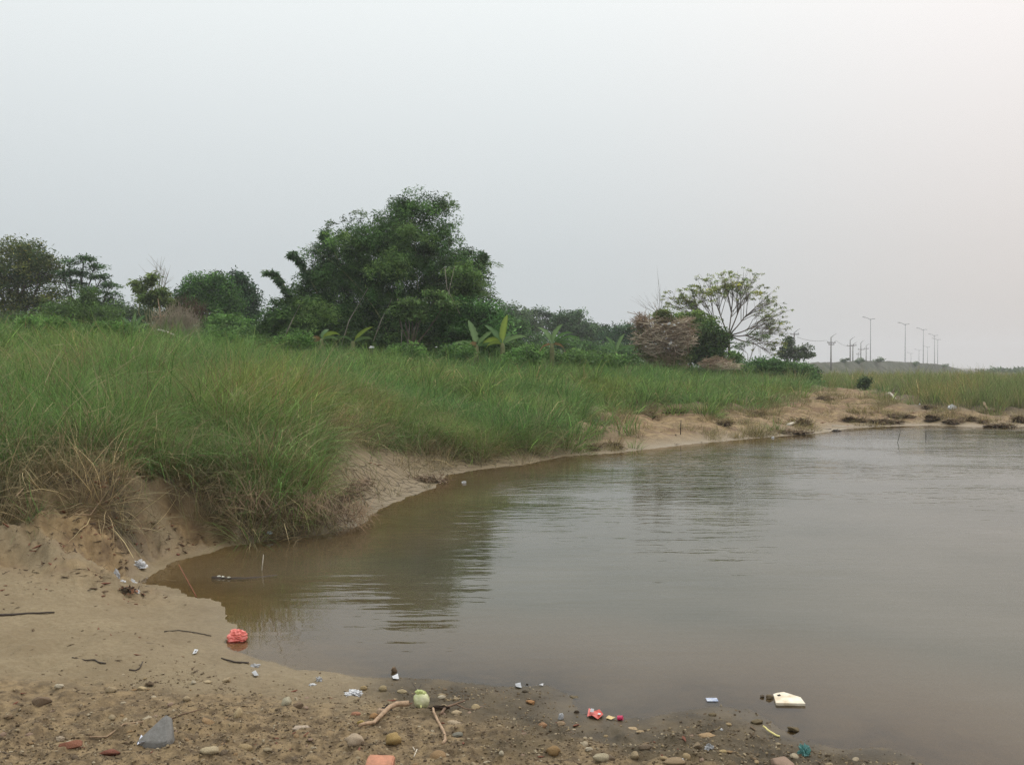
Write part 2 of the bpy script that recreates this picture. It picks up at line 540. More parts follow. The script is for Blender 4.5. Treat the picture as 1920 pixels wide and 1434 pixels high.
def ground_material():
    m, nt, o = mat('ground')
    p = N(nt, 'ShaderNodeBsdfPrincipled')
    ge = N(nt, 'ShaderNodeNewGeometry')
    def A(n_): return N(nt, 'ShaderNodeAttribute', attribute_name=n_).outputs['Fac']
    def noise(sc, det=6, ro=0.6, vec=None, dist=0.0):
        n_ = N(nt, 'ShaderNodeTexNoise'); n_.inputs['Scale'].default_value = sc; n_.inputs['Detail'].default_value = det
        n_.inputs['Roughness'].default_value = ro; n_.inputs['Distortion'].default_value = dist
        L(nt, vec or ge.outputs['Position'], n_.inputs['Vector']); return n_.outputs[0]
    def mixc(f, a, b):
        mi = N(nt, 'ShaderNodeMix', data_type='RGBA')
        for s_, v in ((0, f), (6, a), (7, b)):
            if isinstance(v, tuple): mi.inputs[s_].default_value = (*v, 1)
            elif isinstance(v, float): mi.inputs[s_].default_value = v
            else: L(nt, v, mi.inputs[s_])
        return mi.outputs[2]
    def rng(v, a, b, c=0.0, d=1.0):
        r_ = N(nt, 'ShaderNodeMapRange'); L(nt, v, r_.inputs[0])
        for i_, q in enumerate((a, b, c, d)): r_.inputs[i_ + 1].default_value = q
        return r_.outputs[0]
    def math_(op, a, b=None):
        q = N(nt, 'ShaderNodeMath', operation=op)
        for i_, v in enumerate((a, b)):
            if v is None: continue
            if isinstance(v, (int, float)): q.inputs[i_].default_value = v
            else: L(nt, v, q.inputs[i_])
        return q.outputs[0]
    n1 = noise(2.2); n2 = noise(30, 8, 0.7); n3 = noise(160, 3, 0.6)
    sand = mixc(rng(n1, .3, .7), (0.180, 0.138, 0.078), (0.248, 0.198, 0.118))
    sand = mixc(rng(n2, .42, .60), mixc(0.5, sand, (0.15, 0.11, 0.06)), sand)
    gritc = mixc(rng(noise(14, 8, .7), .4, .6), (0.070, 0.046, 0.023), (0.235, 0.168, 0.088))
    sand = mixc(math_('MULTIPLY', A('grit'), 0.85), sand, gritc)
    clayc = mixc(rng(noise(5, 8, .65), .35, .65), (0.105, 0.064, 0.028), (0.29, 0.205, 0.100))
    clayc = mixc(rng(noise(1.6, 6, .7), .50, .62), clayc, (0.13, 0.07, 0.035))
    sand = mixc(A('clay'), sand, clayc)
    # leaf bits and stains lying on the sand
    st = N(nt, 'ShaderNodeMapping'); st.inputs['Scale'].default_value = (9, 20, 9); L(nt, ge.outputs['Position'], st.inputs['Vector'])
    spots = rng(noise(1.0, 5, .7, st.outputs[0]), .66, .72)
    sand = mixc(math_('MULTIPLY', spots, 0.55), sand, (0.08, 0.055, 0.03))
    soil = mixc(rng(noise(6), .35, .65), (0.045, 0.034, 0.018), (0.10, 0.075, 0.04))
    c = mixc(A('bare'), soil, sand)
    wetn = math_('MULTIPLY', A('wet'), 1.0)
    wc = N(nt, 'ShaderNodeMix', data_type='RGBA', blend_type='MULTIPLY'); L(nt, math_('MULTIPLY', wetn, 0.75), wc.inputs[0]); L(nt, c, wc.inputs[6]); wc.inputs[7].default_value = (0.84, 0.82, 0.78, 1)
    L(nt, wc.outputs[2], p.inputs['Base Color'])
    L(nt, rng(wetn, 0.0, 1.0, 0.9, 0.42), p.inputs['Roughness'])
    p.inputs['Specular IOR Level'].default_value = 0.3
    # cracks in the drying mud
    vo = N(nt, 'ShaderNodeTexVoronoi', feature='DISTANCE_TO_EDGE'); vo.inputs['Scale'].default_value = 5.0
    wv = N(nt, 'ShaderNodeMix', data_type='RGBA'); wv.inputs[0].default_value = 0.08
    L(nt, ge.outputs['Position'], wv.inputs[6])
    nn = N(nt, 'ShaderNodeTexNoise'); nn.inputs['Scale'].default_value = 3; L(nt, nn.outputs['Color'], wv.inputs[7]); L(nt, ge.outputs['Position'], nn.inputs['Vector'])
    L(nt, wv.outputs[2], vo.inputs['Vector'])
    crack = math_('MULTIPLY', rng(vo.outputs['Distance'], 0.0, 0.06, -1.0, 0.0), A('mud'))
    h = math_('ADD', math_('MULTIPLY', n2, 0.012), math_('MULTIPLY', n3, 0.003))
    h = math_('ADD', h, math_('MULTIPLY', crack, 0.05))
    h = math_('MULTIPLY', h, rng(wetn, 0.5, 1.0, 1.0, 0.35))
    b = N(nt, 'ShaderNodeBump'); b.inputs['Distance'].default_value = 1.0; b.inputs['Strength'].default_value = 0.9
    L(nt, h, b.inputs['Height']); L(nt, b.outputs[0], p.inputs['Normal'])
    L(nt, p.outputs[0], o.inputs[0])
    return m
me.materials.append(ground_material())
g = link('ground', me)
tag(g, 'brown sandy river bank rising from the water to the grassy plateau', kind='structure')

# water: one sheet at level zero wherever the bed lies below it
keep = (SD[F] < 0.12).any(1) & (np.hypot(X, Y)[F].max(1) < 140)
Fw = F[keep]
used, inv = np.unique(Fw, return_inverse=True)
Vw = np.column_stack([X[used], Y[used], np.zeros(len(used))])
mw = mesh_np('water', Vw, inv.reshape(-1, 4), 4, smooth=True)
a = mw.attributes.new('depth', 'FLOAT', 'POINT')
a.data.foreach_set('value', np.maximum(-SD[used], 0).astype(np.float32))
def water_material():
    m, nt, o = mat('water')
    ge = N(nt, 'ShaderNodeNewGeometry')
    dep = N(nt, 'ShaderNodeAttribute', attribute_name='depth').outputs['Fac']
    def mapped(rot, sc):
        q = N(nt, 'ShaderNodeMapping'); q.inputs['Rotation'].default_value = (0, 0, rot); q.inputs['Scale'].default_value = sc
        L(nt, ge.outputs['Position'], q.inputs['Vector']); return q.outputs[0]
    def noise(vec, sc, det, ro=0.5):
        q = N(nt, 'ShaderNodeTexNoise'); q.inputs['Scale'].default_value = sc; q.inputs['Detail'].default_value = det; q.inputs['Roughness'].default_value = ro
        L(nt, vec, q.inputs['Vector']); return q.outputs[0]
    def M_(op, a_, b_):
        q = N(nt, 'ShaderNodeMath', operation=op)
        for i_, v in enumerate((a_, b_)):
            if isinstance(v, (int, float)): q.inputs[i_].default_value = v
            else: L(nt, v, q.inputs[i_])
        return q.outputs[0]
    def rng(v, a_, b_, c_=0.0, d_=1.0):
        r_ = N(nt, 'ShaderNodeMapRange'); L(nt, v, r_.inputs[0])
        for i_, q in enumerate((a_, b_, c_, d_)): r_.inputs[i_ + 1].default_value = q
        return r_.outputs[0]
    # long low ripples running in from the right, plus a fine chop further out
    w1 = noise(mapped(R(-28), (0.22, 1.0, 1)), 3.6, 2, 0.45)
    w2 = noise(mapped(R(-20), (0.30, 1.0, 1)), 9.0, 2, 0.5)
    w3 = noise(mapped(R(-5), (0.5, 1.0, 1)), 22.0, 1, 0.5)
    patch = rng(noise(mapped(0, (0.6, 1, 1)), 0.35, 2), 0.38, 0.56, 0.2, 1.0)
    sep = N(nt, 'ShaderNodeSeparateXYZ'); L(nt, ge.outputs['Position'], sep.inputs[0])
    out = rng(sep.outputs['Y'], 5.5, 17, 0.0, 1.0)
    calm = rng(dep, 0.0, 0.9, 0.15, 1.0)
    h = M_('MULTIPLY', w1, M_('MULTIPLY', patch, 0.0105))
    h = M_('ADD', h, M_('MULTIPLY', w2, M_('MULTIPLY', M_('ADD', M_('MULTIPLY', out, 0.0095), 0.0024), patch)))
    h = M_('ADD', h, M_('MULTIPLY', w3, M_('MULTIPLY', out, 0.0010)))
    h = M_('MULTIPLY', h, calm)
    b = N(nt, 'ShaderNodeBump'); b.inputs['Distance'].default_value = 1.0; b.inputs['Strength'].default_value = 1.0
    L(nt, h, b.inputs['Height'])
    fr = N(nt, 'ShaderNodeFresnel'); fr.inputs['IOR'].default_value = 1.45; L(nt, b.outputs[0], fr.inputs['Normal'])
    gl = N(nt, 'ShaderNodeBsdfGlossy'); gl.inputs['Roughness'].default_value = 0.02; L(nt, b.outputs[0], gl.inputs['Normal'])
    df = N(nt, 'ShaderNodeBsdfDiffuse')
    cm = N(nt, 'ShaderNodeMix', data_type='RGBA')
    L(nt, rng(noise(mapped(0, (1, 1, 1)), 0.5, 3), .35, .65), cm.inputs[0])
    cm.inputs[6].default_value = (0.064, 0.061, 0.036, 1); cm.inputs[7].default_value = (0.098, 0.089, 0.060, 1)
    # silt stirred up in the shallows makes the water browner there
    silt = N(nt, 'ShaderNodeMix', data_type='RGBA'); L(nt, rng(dep, 0.1, 1.7), silt.inputs[0])
    silt.inputs[6].default_value = (0.165, 0.118, 0.064, 1); L(nt, cm.outputs[2], silt.inputs[7])
    L(nt, silt.outputs[2], df.inputs[0])
    tr = N(nt, 'ShaderNodeBsdfTransparent'); tr.inputs[0].default_value = (0.95, 0.87, 0.70, 1)
    # turbid: the bed disappears within a decimetre or two of water
    turb = M_('SUBTRACT', 1.0, M_('POWER', 2.718, M_('MULTIPLY', dep, -1.15)))
    body = N(nt, 'ShaderNodeMixShader'); L(nt, turb, body.inputs[0]); L(nt, tr.outputs[0], body.inputs[1]); L(nt, df.outputs[0], body.inputs[2])
    ms = N(nt, 'ShaderNodeMixShader'); L(nt, fr.outputs[0], ms.inputs[0]); L(nt, body.outputs[0], ms.inputs[1]); L(nt, gl.outputs[0], ms.inputs[2])
    L(nt, ms.outputs[0], o.inputs[0])
    return m
mw.materials.append(water_material())
wtr = link('water', mw)
tag(wtr, 'still brown river water with fine ripples, reflecting the bamboo', kind='structure')
# ------------------------------------------------------------------ embankment far on the right, with its lamp posts
def embankment():
    px_ = np.array([1395, 1450, 1500, 1540, 1600, 1640, 1700, 1735, 1760, 1785, 1800, 1815, 1835])
    top = np.array([684, 682, 681, 680, 677.5, 677, 678.5, 681, 683, 688, 692, 697, 701])
    Yd = np.array([150, 160, 170, 180, 190, 200, 215, 235, 260, 275, 285, 290, 295.])
    n = 90
    s = np.linspace(0, len(px_) - 1, n)
    px2 = np.interp(s, range(len(px_)), px_); tp = np.interp(s, range(len(px_)), top); Y2 = np.interp(s, range(len(px_)), Yd)
    rows = []
    for q, (dy, f) in enumerate([(-14, 0), (-10, .18), (-7, .42), (-5, .66), (-3, .86), (-1.5, 1.0), (4, 1.0), (14, 0.9), (30, 0.0)]):
        xs = (px2 - CX) / F_PX * Y2
        zt = EYE + (690 - tp) / F_PX * Y2
        yy2 = Y2 + dy + 0.8 * fbm(xs * 0.2 + q, xs * 0 + q * 3, 3)
        z = 0.4 + (zt - 0.4) * f + 0.25 * fbm(xs * 0.25, yy2 * 0.25, 3) * (1 if q < 8 else 0)
        rows.append(np.column_stack([xs * (yy2 / Y2), yy2, z]))
    V_ = np.vstack(rows)
    F_ = [(r * n + i, r * n + i + 1, (r + 1) * n + i + 1, (r + 1) * n + i) for r in range(len(rows) - 1) for i in range(n - 1)]
    me_ = mesh_np('embankment', V_, F_, 4, smooth=True, m=simple('embankment_earth', (0.13, 0.125, 0.10), 0.95, 0.45, 0.5, 0.3, 0.1, col2=(0.035, 0.048, 0.024)))
    o = link('embankment', me_)
    tag(o, 'long grey earth embankment carrying the row of lamp posts, far right', kind='structure')
embankment()

# ------------------------------------------------------------------ grass: tufts scattered by geometry nodes (uncountable)
def tuft(name, nb, length, width, spread, lean, curl, cols, m, seg=4, dry=0.15, seed=0, drycol=((.36, .30, .17), (.20, .145, .085))):
    g = np.random.default_rng(seed)
    Lh = length * g.uniform(0.45, 1.0, nb)
    az_ = g.uniform(0, 2 * np.pi, nb)
    rad_ = spread * np.sqrt(g.uniform(0, 1, nb))
    bx, by = rad_ * np.cos(az_ + g.normal(0, .6, nb)), rad_ * np.sin(az_)
    tilt = np.abs(g.normal(lean, lean * 0.5, nb))
    cur = curl * g.uniform(0.3, 1.6, nb)
    t = np.linspace(0, 1, seg + 1)
    ang = tilt[:, None] + cur[:, None] * t[None, :] ** 1.4
    dx = np.sin(ang) * Lh[:, None] / seg; dz = np.cos(ang) * Lh[:, None] / seg
    rx = np.concatenate([np.zeros((nb, 1)), np.cumsum(dx[:, :-1], 1)], 1)
    rz = np.concatenate([np.zeros((nb, 1)), np.cumsum(dz[:, :-1], 1)], 1)
    wob = np.cumsum(g.normal(0, 0.02, (nb, seg + 1)), 1) * Lh[:, None]
    ca, sa = np.cos(az_)[:, None], np.sin(az_)[:, None]
    cx_ = bx[:, None] + rx * ca - wob * sa; cy_ = by[:, None] + rx * sa + wob * ca
    tw = az_ + np.pi / 2 + g.normal(0, 0.9, nb)
    wd = width * g.uniform(.6, 1.3, nb)[:, None] * (1 - 0.85 * t[None, :] ** 1.5) * 0.5
    wx, wy = np.cos(tw)[:, None] * wd, np.sin(tw)[:, None] * wd
    A = np.stack([cx_ - wx, cy_ - wy, rz], -1); B = np.stack([cx_ + wx, cy_ + wy, rz], -1)
    V_ = np.stack([A, B], 2).reshape(-1, 3)
    base = (np.arange(nb) * (seg + 1) * 2)[:, None] + (np.arange(seg) * 2)[None, :]
    F_ = np.stack([base, base + 1, base + 3, base + 2], -1).reshape(-1, 4)
    c0 = np.array(cols[0]); c1 = np.array(cols[1])
    k = g.uniform(0, 1, nb)[:, None, None]
    C = c0 * (1 - k) + c1 * k
    isdry = (g.uniform(0, 1, nb) < dry)[:, None, None]
    kd = g.uniform(0, 1, nb)[:, None, None]
    D = np.array(drycol[0]) * kd + np.array(drycol[1]) * (1 - kd)
    C = np.where(isdry, D, C) * np.exp(g.normal(0, .32, nb))[:, None, None]
    tt = t[None, :, None]
    C = C * (1 - 0.0 * tt) * np.ones((1, seg + 1, 1))
    straw = np.array([.13, .11, .05])
    C = C + (straw - C) * np.clip(0.55 - tt * 1.6, 0, 1)     # sheaths at the base are straw coloured
    C = np.repeat(C[:, :, None, :], 2, 2).reshape(-1, 3)
    me_ = mesh_np(name, V_, F_, 4, col=C, m=m)
    return bpy.data.objects.new(name, me_)          # prototype: not linked to the scene
def scatter(name, pts, rot, scl, protos, label, kind='stuff'):
    n = len(pts)
    me_ = bpy.data.meshes.new(name)
    me_.vertices.add(n); me_.vertices.foreach_set('co', np.asarray(pts, np.float32).ravel())
    for nm, arr in (('rot', rot), ('scl', scl)):
        a_ = me_.attributes.new(nm, 'FLOAT_VECTOR', 'POINT'); a_.data.foreach_set('vector', np.asarray(arr, np.float32).ravel())
    me_.update()
    o = link(name, me_)
    ng = bpy.data.node_groups.new(name + '_scatter', 'GeometryNodeTree')
    ng.interface.new_socket('Geometry', in_out='INPUT', socket_type='NodeSocketGeometry')
    ng.interface.new_socket('Geometry', in_out='OUTPUT', socket_type='NodeSocketGeometry')
    gi = ng.nodes.new('NodeGroupInput'); go = ng.nodes.new('NodeGroupOutput')
    ip = ng.nodes.new('GeometryNodeInstanceOnPoints')
    g2i = ng.nodes.new('GeometryNodeGeometryToInstance')
    for p_ in protos:
        oi = ng.nodes.new('GeometryNodeObjectInfo'); oi.inputs['Object'].default_value = p_; oi.inputs['As Instance'].default_value = False
        ng.links.new(oi.outputs['Geometry'], g2i.inputs[0])
    ng.links.new(gi.outputs[0], ip.inputs['Points']); ng.links.new(g2i.outputs[0], ip.inputs['Instance'])
    ip.inputs['Pick Instance'].default_value = True
    ri = ng.nodes.new('FunctionNodeRandomValue'); ri.data_type = 'INT'
    ri.inputs[4].default_value = 0; ri.inputs[5].default_value = len(protos) - 1
    ng.links.new(ri.outputs[2], ip.inputs['Instance Index'])
    ar = ng.nodes.new('GeometryNodeInputNamedAttribute'); ar.data_type = 'FLOAT_VECTOR'; ar.inputs['Name'].default_value = 'rot'
    er_ = ng.nodes.new('FunctionNodeEulerToRotation')
    ng.links.new(ar.outputs['Attribute'], er_.inputs[0]); ng.links.new(er_.outputs[0], ip.inputs['Rotation'])
    as_ = ng.nodes.new('GeometryNodeInputNamedAttribute'); as_.data_type = 'FLOAT_VECTOR'; as_.inputs['Name'].default_value = 'scl'
    ng.links.new(as_.outputs['Attribute'], ip.inputs['Scale'])
    ng.links.new(ip.outputs[0], go.inputs[0])
    md = o.modifiers.new('scatter', 'NODES'); md.node_group = ng
    return tag(o, label, kind=kind)

def sample_polar(n, u0, u1, r0, r1, dens, seed):
    """rejection-free sampling: p(r) ~ r * dens(r)"""
    g = np.random.default_rng(seed)
    r = np.linspace(r0, r1, 2000)
    c = np.cumsum(r * dens(r)); c /= c[-1]
    rs = np.interp(g.uniform(0, 1, n), c, r)
    us = g.uniform(u0, u1, n)
    return rs * np.sin(us), rs * np.cos(us), g
G1, G2 = (.075, .145, .040), (.180, .275, .085)
G3 = (.145, .190, .070)
near_p = [tuft('tuft', 75, 1.15, .0105, .22, .55, 2.2, (G1, G2), M_GRASS, seed=i, dry=.16) for i in range(4)]
near_p += [tuft('tuft', 65, 1.1, .0105, .25, 1.0, 1.1, (G1, G2), M_GRASS, seed=10 + i, dry=.25) for i in range(3)]
near_p += [tuft('tuft', 8, 1.5, .012, .2, .6, 1.7, ((.30, .25, .13), (.40, .34, .2)), M_DRYGRASS, seed=30, dry=.3)]
near_p += [tuft('tuft', 34, 1.35, .009, .14, .38, 1.5, (G3, G2), M_GRASS, seed=20 + i, dry=.22) for i in range(2)]
far_p = [tuft('tuft', 50, 1.05, .022, .38, .50, 1.9, (G1, G2), M_GRASS, seed=40 + i, dry=.12, seg=3) for i in range(5)]
dry_p = [tuft('tuft', 44, 1.0, .008, .16, .75, 1.6, ((.13, .125, .065), (.30, .245, .14)), M_DRYGRASS, seed=60 + i, dry=.5, seg=5) for i in range(4)]
reed_p = [tuft('tuft', 55, 1.5, .020, .35, .22, .8, ((.12, .17, .05), (.22, .24, .09)), M_GRASS, seed=80 + i, dry=.35, seg=3) for i in range(4)]

near_p += [tuft('tuft', 40, 1.0, .009, .3, 1.15, .9, ((.20, .19, .08), (.32, .27, .14)), M_GRASS, seed=25, dry=.5, seg=5)]
def make_scatter(name, label, n, u, rlim, dens, seed, protos, keepf, sc, bias=0.25, flat=0.0, down=0.0):
    x, y, g = sample_polar(n, u[0], u[1], rlim[0], rlim[1], dens, seed)
    k = g.uniform(0, 1, n) < keepf(x, y)
    x, y = x[k], y[k]
    m = len(x)
    z = height(x, y, True) - 0.02
    # gradient for tilting downhill
    e_ = 0.3
    gx = (height(x + e_, y) - height(x - e_, y)) / (2 * e_)
    gy = (height(x, y + e_) - height(x, y - e_)) / (2 * e_)
    tl = np.clip(down, 0, 3)
    rx = np.clip(gy * tl, -.6, .9) + g.normal(0, bias, m) + 0.35 * perlin(x * .6, y * .6)
    ry = np.clip(-gx * tl, -.6, .6) + g.normal(0, bias, m) + 0.45 * perlin(x * .5 + 30, y * .5)
    rot = np.column_stack([rx, ry, g.uniform(0, 6.28, m)])
    s0 = sc(x, y) * g.uniform(.6, 1.3, m) * (1 + 0.30 * perlin(x * .7, y * .7 + 9) + 0.42 * perlin(x * 1.6, y * 1.6 + 3))
    r_ = np.hypot(x, y)
    scl = np.column_stack([s0, s0, s0 * g.uniform(.8, 1.15, m)])
    return scatter(name, np.column_stack([x, y, z]), rot, scl, protos, label)

def edge_near(x, y):      # distance to the near lower edge of the grass and to the shore
    d = np.minimum(dist_poly(x, y, b1[:8], False), dist_poly(x, y, b2))
    return np.minimum(d, np.abs(shore_sd(x, y)) + 0.25)
def kg(x, y):
    sd = shore_sd(x, y)
    thin = sstep(-0.75, -0.3, fbm(x * .9 + 3, y * .9, 3) + 0.9 * sstep(9, 12, np.hypot(x, y)))
    gaps = sstep(-.45, -.1, perlin(x * 1.3 + 7, y * 1.3))
    return (1 - bare(x, y)) * (sd > 0.05) * thin * (.25 + .75 * gaps) * sstep(-0.1, 0.8, edge_near(x, y)) * (0.35 + 0.7 * sstep(0, 2.0, edge_near(x, y)))
make_scatter('tall_grass', 'dense tall green grass covering the near river bank on the left', 21000, (-0.66, 0.34), (7.6, 19), lambda r: np.where(r < 12, 1.6, 1.0), 1, near_p, kg,
             lambda x, y: 0.60 + 0.16 * sstep(9, 12, np.hypot(x, y)), bias=0.2, down=0.7)
def kf(x, y):
    sd = shore_sd(x, y)
    right = sstep(0.25, 0.45, x / y)
    return (1 - bare(x, y)) * (sd > 0.15) * (1 - right) * (0.35 + 0.65 * sstep(-0.2, 0.1, fbm(x * .35, y * .35, 3) + 0.6 * (1 - sstep(-0.1, .15, x / y))))
make_scatter('meadow_grass', 'green meadow grass on the rising ground in the middle distance', 22000, (-0.66, 0.46), (17.5, 60), lambda r: 1 / (1 + (r / 25) ** 2), 2, far_p, kf,
             lambda x, y: 0.62 + 0.25 * sstep(18, 30, np.hypot(x, y)) - 0.2 * sstep(0.0, 0.3, x / y), bias=0.16)
def kr(x, y):
    return (1 - bare(x, y)) * (shore_sd(x, y) > 0.4) * sstep(0.26, 0.33, x / y) * sstep(0.0, 1.8, dist_poly(x, y, b3)) 
make_scatter('reed_grass', 'tall yellowish reed grass behind the far sandbank on the right', 6500, (0.2, 0.80), (29, 110), lambda r: 1 / (1 + (r / 35) ** 2.5), 3, reed_p, kr,
             lambda x, y: 0.62 + 0.0 * x, bias=0.1)
def kd(x, y):
    sd = shore_sd(x, y); e_ = edge_near(x, y)
    onsand = inside(x, y, b1) * sstep(.1, .45, dist_poly(x, y, b1[:8], False))
    lip = (x > -3.0) * (x < -1.5) * (y > 8.9) * (y < 11.5) * (sd < 0.9) * (sd > -.02) * (bare(x, y) < .6)
    return np.maximum(lip * 1.0, 0) + (1 - lip) * (1 - onsand) * (1 - bare(x, y) * 0.93) * (sd > 0.02) * ((sstep(2.6, 0.4, e_) + 0.12) * sstep(-.35, .35, fbm(x * .8, y * .8 + 5, 3) + 0.6 * sstep(1.2, .2, e_)) + 0.0)
make_scatter('dry_grass', 'straw coloured dry grass drooping over the eroded bank edge', 8500, (-0.66, 0.10), (7.2, 19), lambda r: 1.0 + 0 * r, 4, dry_p, kd,
             lambda x, y: 0.60 + 0 * x, bias=0.3, down=2.6)
def ks(x, y):
    b_ = dist_poly(x, y, b3)
    return inside(x, y, b3) * (shore_sd(x, y) > .1) * sstep(.05, .5, fbm(x * .7, y * .9 + 3, 3) + 0.25 * sstep(2, 0, b_)) * 0.8
make_scatter('sandbank_grass', 'thin yellowed grass on the far sandbank', 22000, (-0.02, 0.62), (17, 45), lambda r: 1.0 + 0 * r, 5,
             [tuft('tuft', 40, .55, .012, .3, .7, 1.3, ((.16, .17, .06), (.27, .22, .10)), M_DRYGRASS, seed=90 + i, dry=.4, seg=3) for i in range(3)], ks, lambda x, y: 0.5 + 0 * x, bias=0.3)

# ------------------------------------------------------------------ leaves
LEAFK = np.array([1.7, 1.88, 1.6])
def leaves(centres, sizes, n, ll, lw, cols, seed=0, clump=0.35, nclump=None, droop=0.0, flat=0.0, shell=0.45, cvar=0.35, squash=0.7, plume=0.0, plume_c=(0, 0, 0)):
    """leaf quads gathered in clumps through ellipsoids; returns verts, faces, colours"""
    g = np.random.default_rng(seed)
    C = np.array([list(c) for c in centres], float); Sz = np.array(sizes, float)
    vol = (Sz[:, 0] * Sz[:, 2]) ** 0.9
    nclump = nclump or max(20, n // 60)
    ci = g.choice(len(C), nclump, p=vol / vol.sum())
    d = g.normal(size=(nclump, 3)); d /= np.linalg.norm(d, axis=1)[:, None]
    rr_ = g.uniform(0, 1, nclump) ** shell
    cc = C[ci] + d * Sz[ci] * rr_[:, None]
    csz = clump * g.uniform(0.6, 1.4, nclump)
    cb = np.clip(g.normal(1, cvar, nclump), 0.35, 1.9)
    ck = g.uniform(0, 1, nclump)
    li = g.integers(0, nclump, n)
    gn = g.normal(size=(n, 3)); gl_ = np.linalg.norm(gn, axis=1)[:, None]; gn *= np.minimum(1, 1.55 / gl_)
    off = gn * csz[li][:, None] * np.array([1, 1, squash])
    P = cc[li] + off
    if plume:
        pd = d * np.array([1, 1, .6]) + np.array([0, 0, .45]) + g.normal(0, .35, (nclump, 3))
        pd /= np.linalg.norm(pd, axis=1)[:, None]
        pl = plume * g.uniform(.5, 1.5, nclump)
        tt_ = g.uniform(0, 1, n)
        P = cc[li] + gn * (clump * (.38 + .36 * np.sin(np.pi * tt_)))[:, None] * np.array([1, 1, .8]) * (csz[li] / clump)[:, None]
        P += pd[li] * (tt_ * pl[li])[:, None]
        P[:, 2] -= (tt_ ** 2) * pl[li] * .55
    # orientation
    az_ = g.uniform(0, 2 * np.pi, n)
    el_ = g.normal(-droop, 0.5, n)
    ax = np.column_stack([np.cos(az_) * np.cos(el_), np.sin(az_) * np.cos(el_), np.sin(el_)])
    up = g.normal(size=(n, 3)); up[:, 2] += flat * 3 + 0.6
    sd2 = np.cross(ax, up); sd2 /= np.linalg.norm(sd2, axis=1)[:, None] + 1e-9
    s_ = g.uniform(.6, 1.3, n)[:, None]
    a_ = P; b_ = P + ax * ll * 0.45 * s_ + sd2 * lw * 0.5 * s_; c_ = P + ax * ll * s_; d_ = P + ax * ll * 0.45 * s_ - sd2 * lw * 0.5 * s_
    V_ = np.stack([a_, b_, c_, d_], 1).reshape(-1, 3)
    F_ = np.arange(n * 4).reshape(-1, 4)
    cA = np.array(cols[0]); cB = np.array(cols[1])
    col = cA + (cB - cA) * np.clip(ck[li] + g.normal(0, .15, n), 0, 1)[:, None]
    col = col * (cb[li] * g.uniform(.8, 1.2, n))[:, None]
    if len(cols) > 2:
        q = g.uniform(0, 1, n) < cols[3]
        col[q] = np.array(cols[2]) * g.uniform(.7, 1.2, q.sum())[:, None]
    return V_, F_, np.clip(np.repeat(col * LEAFK, 4, 0), 0, .9)
def join_leaves(parts, name='crown', m=None):
    V_ = np.vstack([p[0] for p in parts]); C_ = np.vstack([p[2] for p in parts])
    F_ = []; o = 0
    for p in parts:
        F_.append(p[1] + o); o += len(p[0])
    return mesh_np(name, V_, np.vstack(F_), 4, col=C_, m=m or M_LEAF)
def px_blobs(blobs, Y, base):
    """crown lobes measured in the photograph -> centres and radii around the thing's base"""
    cs, ss = [], []
    for b in blobs:
        px, py, rx, ry = b[:4]
        dy = b[4] if len(b) > 4 else 0
        p = at(px, py, Y + dy) - Vector(base)
        k = (Y + dy) / F_PX
        cs.append(p); ss.append((rx * k, max(rx, ry) * k * 0.85, ry * k))
    return cs, ss
DG1, DG2 = (.028, .058, .020), (.060, .105, .032)
MG1, MG2 = (.040, .085, .022), (.085, .150, .040)

def tree(name, cat, label, base_px, Y, blobs, n, ll=.16, lw=.07, cols=(DG1, DG2), trunk_r=.12, seed=0, group=None, bark=None, limbs=True, **kw):
    x = (base_px - CX) / F_PX * Y
    base = (x, Y, gz(x, Y) - 0.05)
    root = empty(name, base, label, cat, group)
    cs, ss = px_blobs(blobs, Y, base)
    V_, F_, C_ = leaves(cs, ss, n, ll, lw, cols, seed=seed, **kw)
    link('crown' if cat == 'tree' else 'foliage', mesh_np('crown', V_, F_, 4, col=C_, m=M_LEAF), root)
    if trunk_r:
        rnd = random.Random(seed)
        mb = MB()
        topc = max(cs, key=lambda c: c.z)
        low = sum((c for c in cs), Vector()) / len(cs)
        fork = Vector((low.x * 0.25, 0, max(0.4, low.z * 0.35)))
        mb.tube([(0, 0, -0.1), fork * 0.5 + Vector((rnd.uniform(-.08, .08), 0, 0)), fork], [trunk_r * 1.25, trunk_r, trunk_r * .85], 7)
        for c, s in zip(cs, ss):
            mid = fork.lerp(c, .5) + Vector((rnd.uniform(-.3, .3), rnd.uniform(-.3, .3), rnd.uniform(-.1, .25)))
            mb.tube([fork, mid, c], [trunk_r * .6, trunk_r * .4, trunk_r * .2], 5)
            for q in range(5 if limbs else 2):
                dd = Vector((rnd.gauss(0, 1), rnd.gauss(0, 1), rnd.gauss(0.2, 1))).normalized()
                e2 = c + Vector((dd.x * s[0], dd.y * s[1], dd.z * s[2])) * .92
                st = mid.lerp(c, rnd.random())
                mb.tube([st, st.lerp(e2, .5) + Vector((0, 0, .1)), e2], [trunk_r * .22, trunk_r * .13, trunk_r * .05], 4)
        mb.build('trunk', bark or M_BARK, root)
    return root
def bush(label, base_px, Y, blobs, n, **kw):
    kw.setdefault('trunk_r', .03)
    return tree('bush', 'bush', label, base_px, Y, blobs, n, **kw)

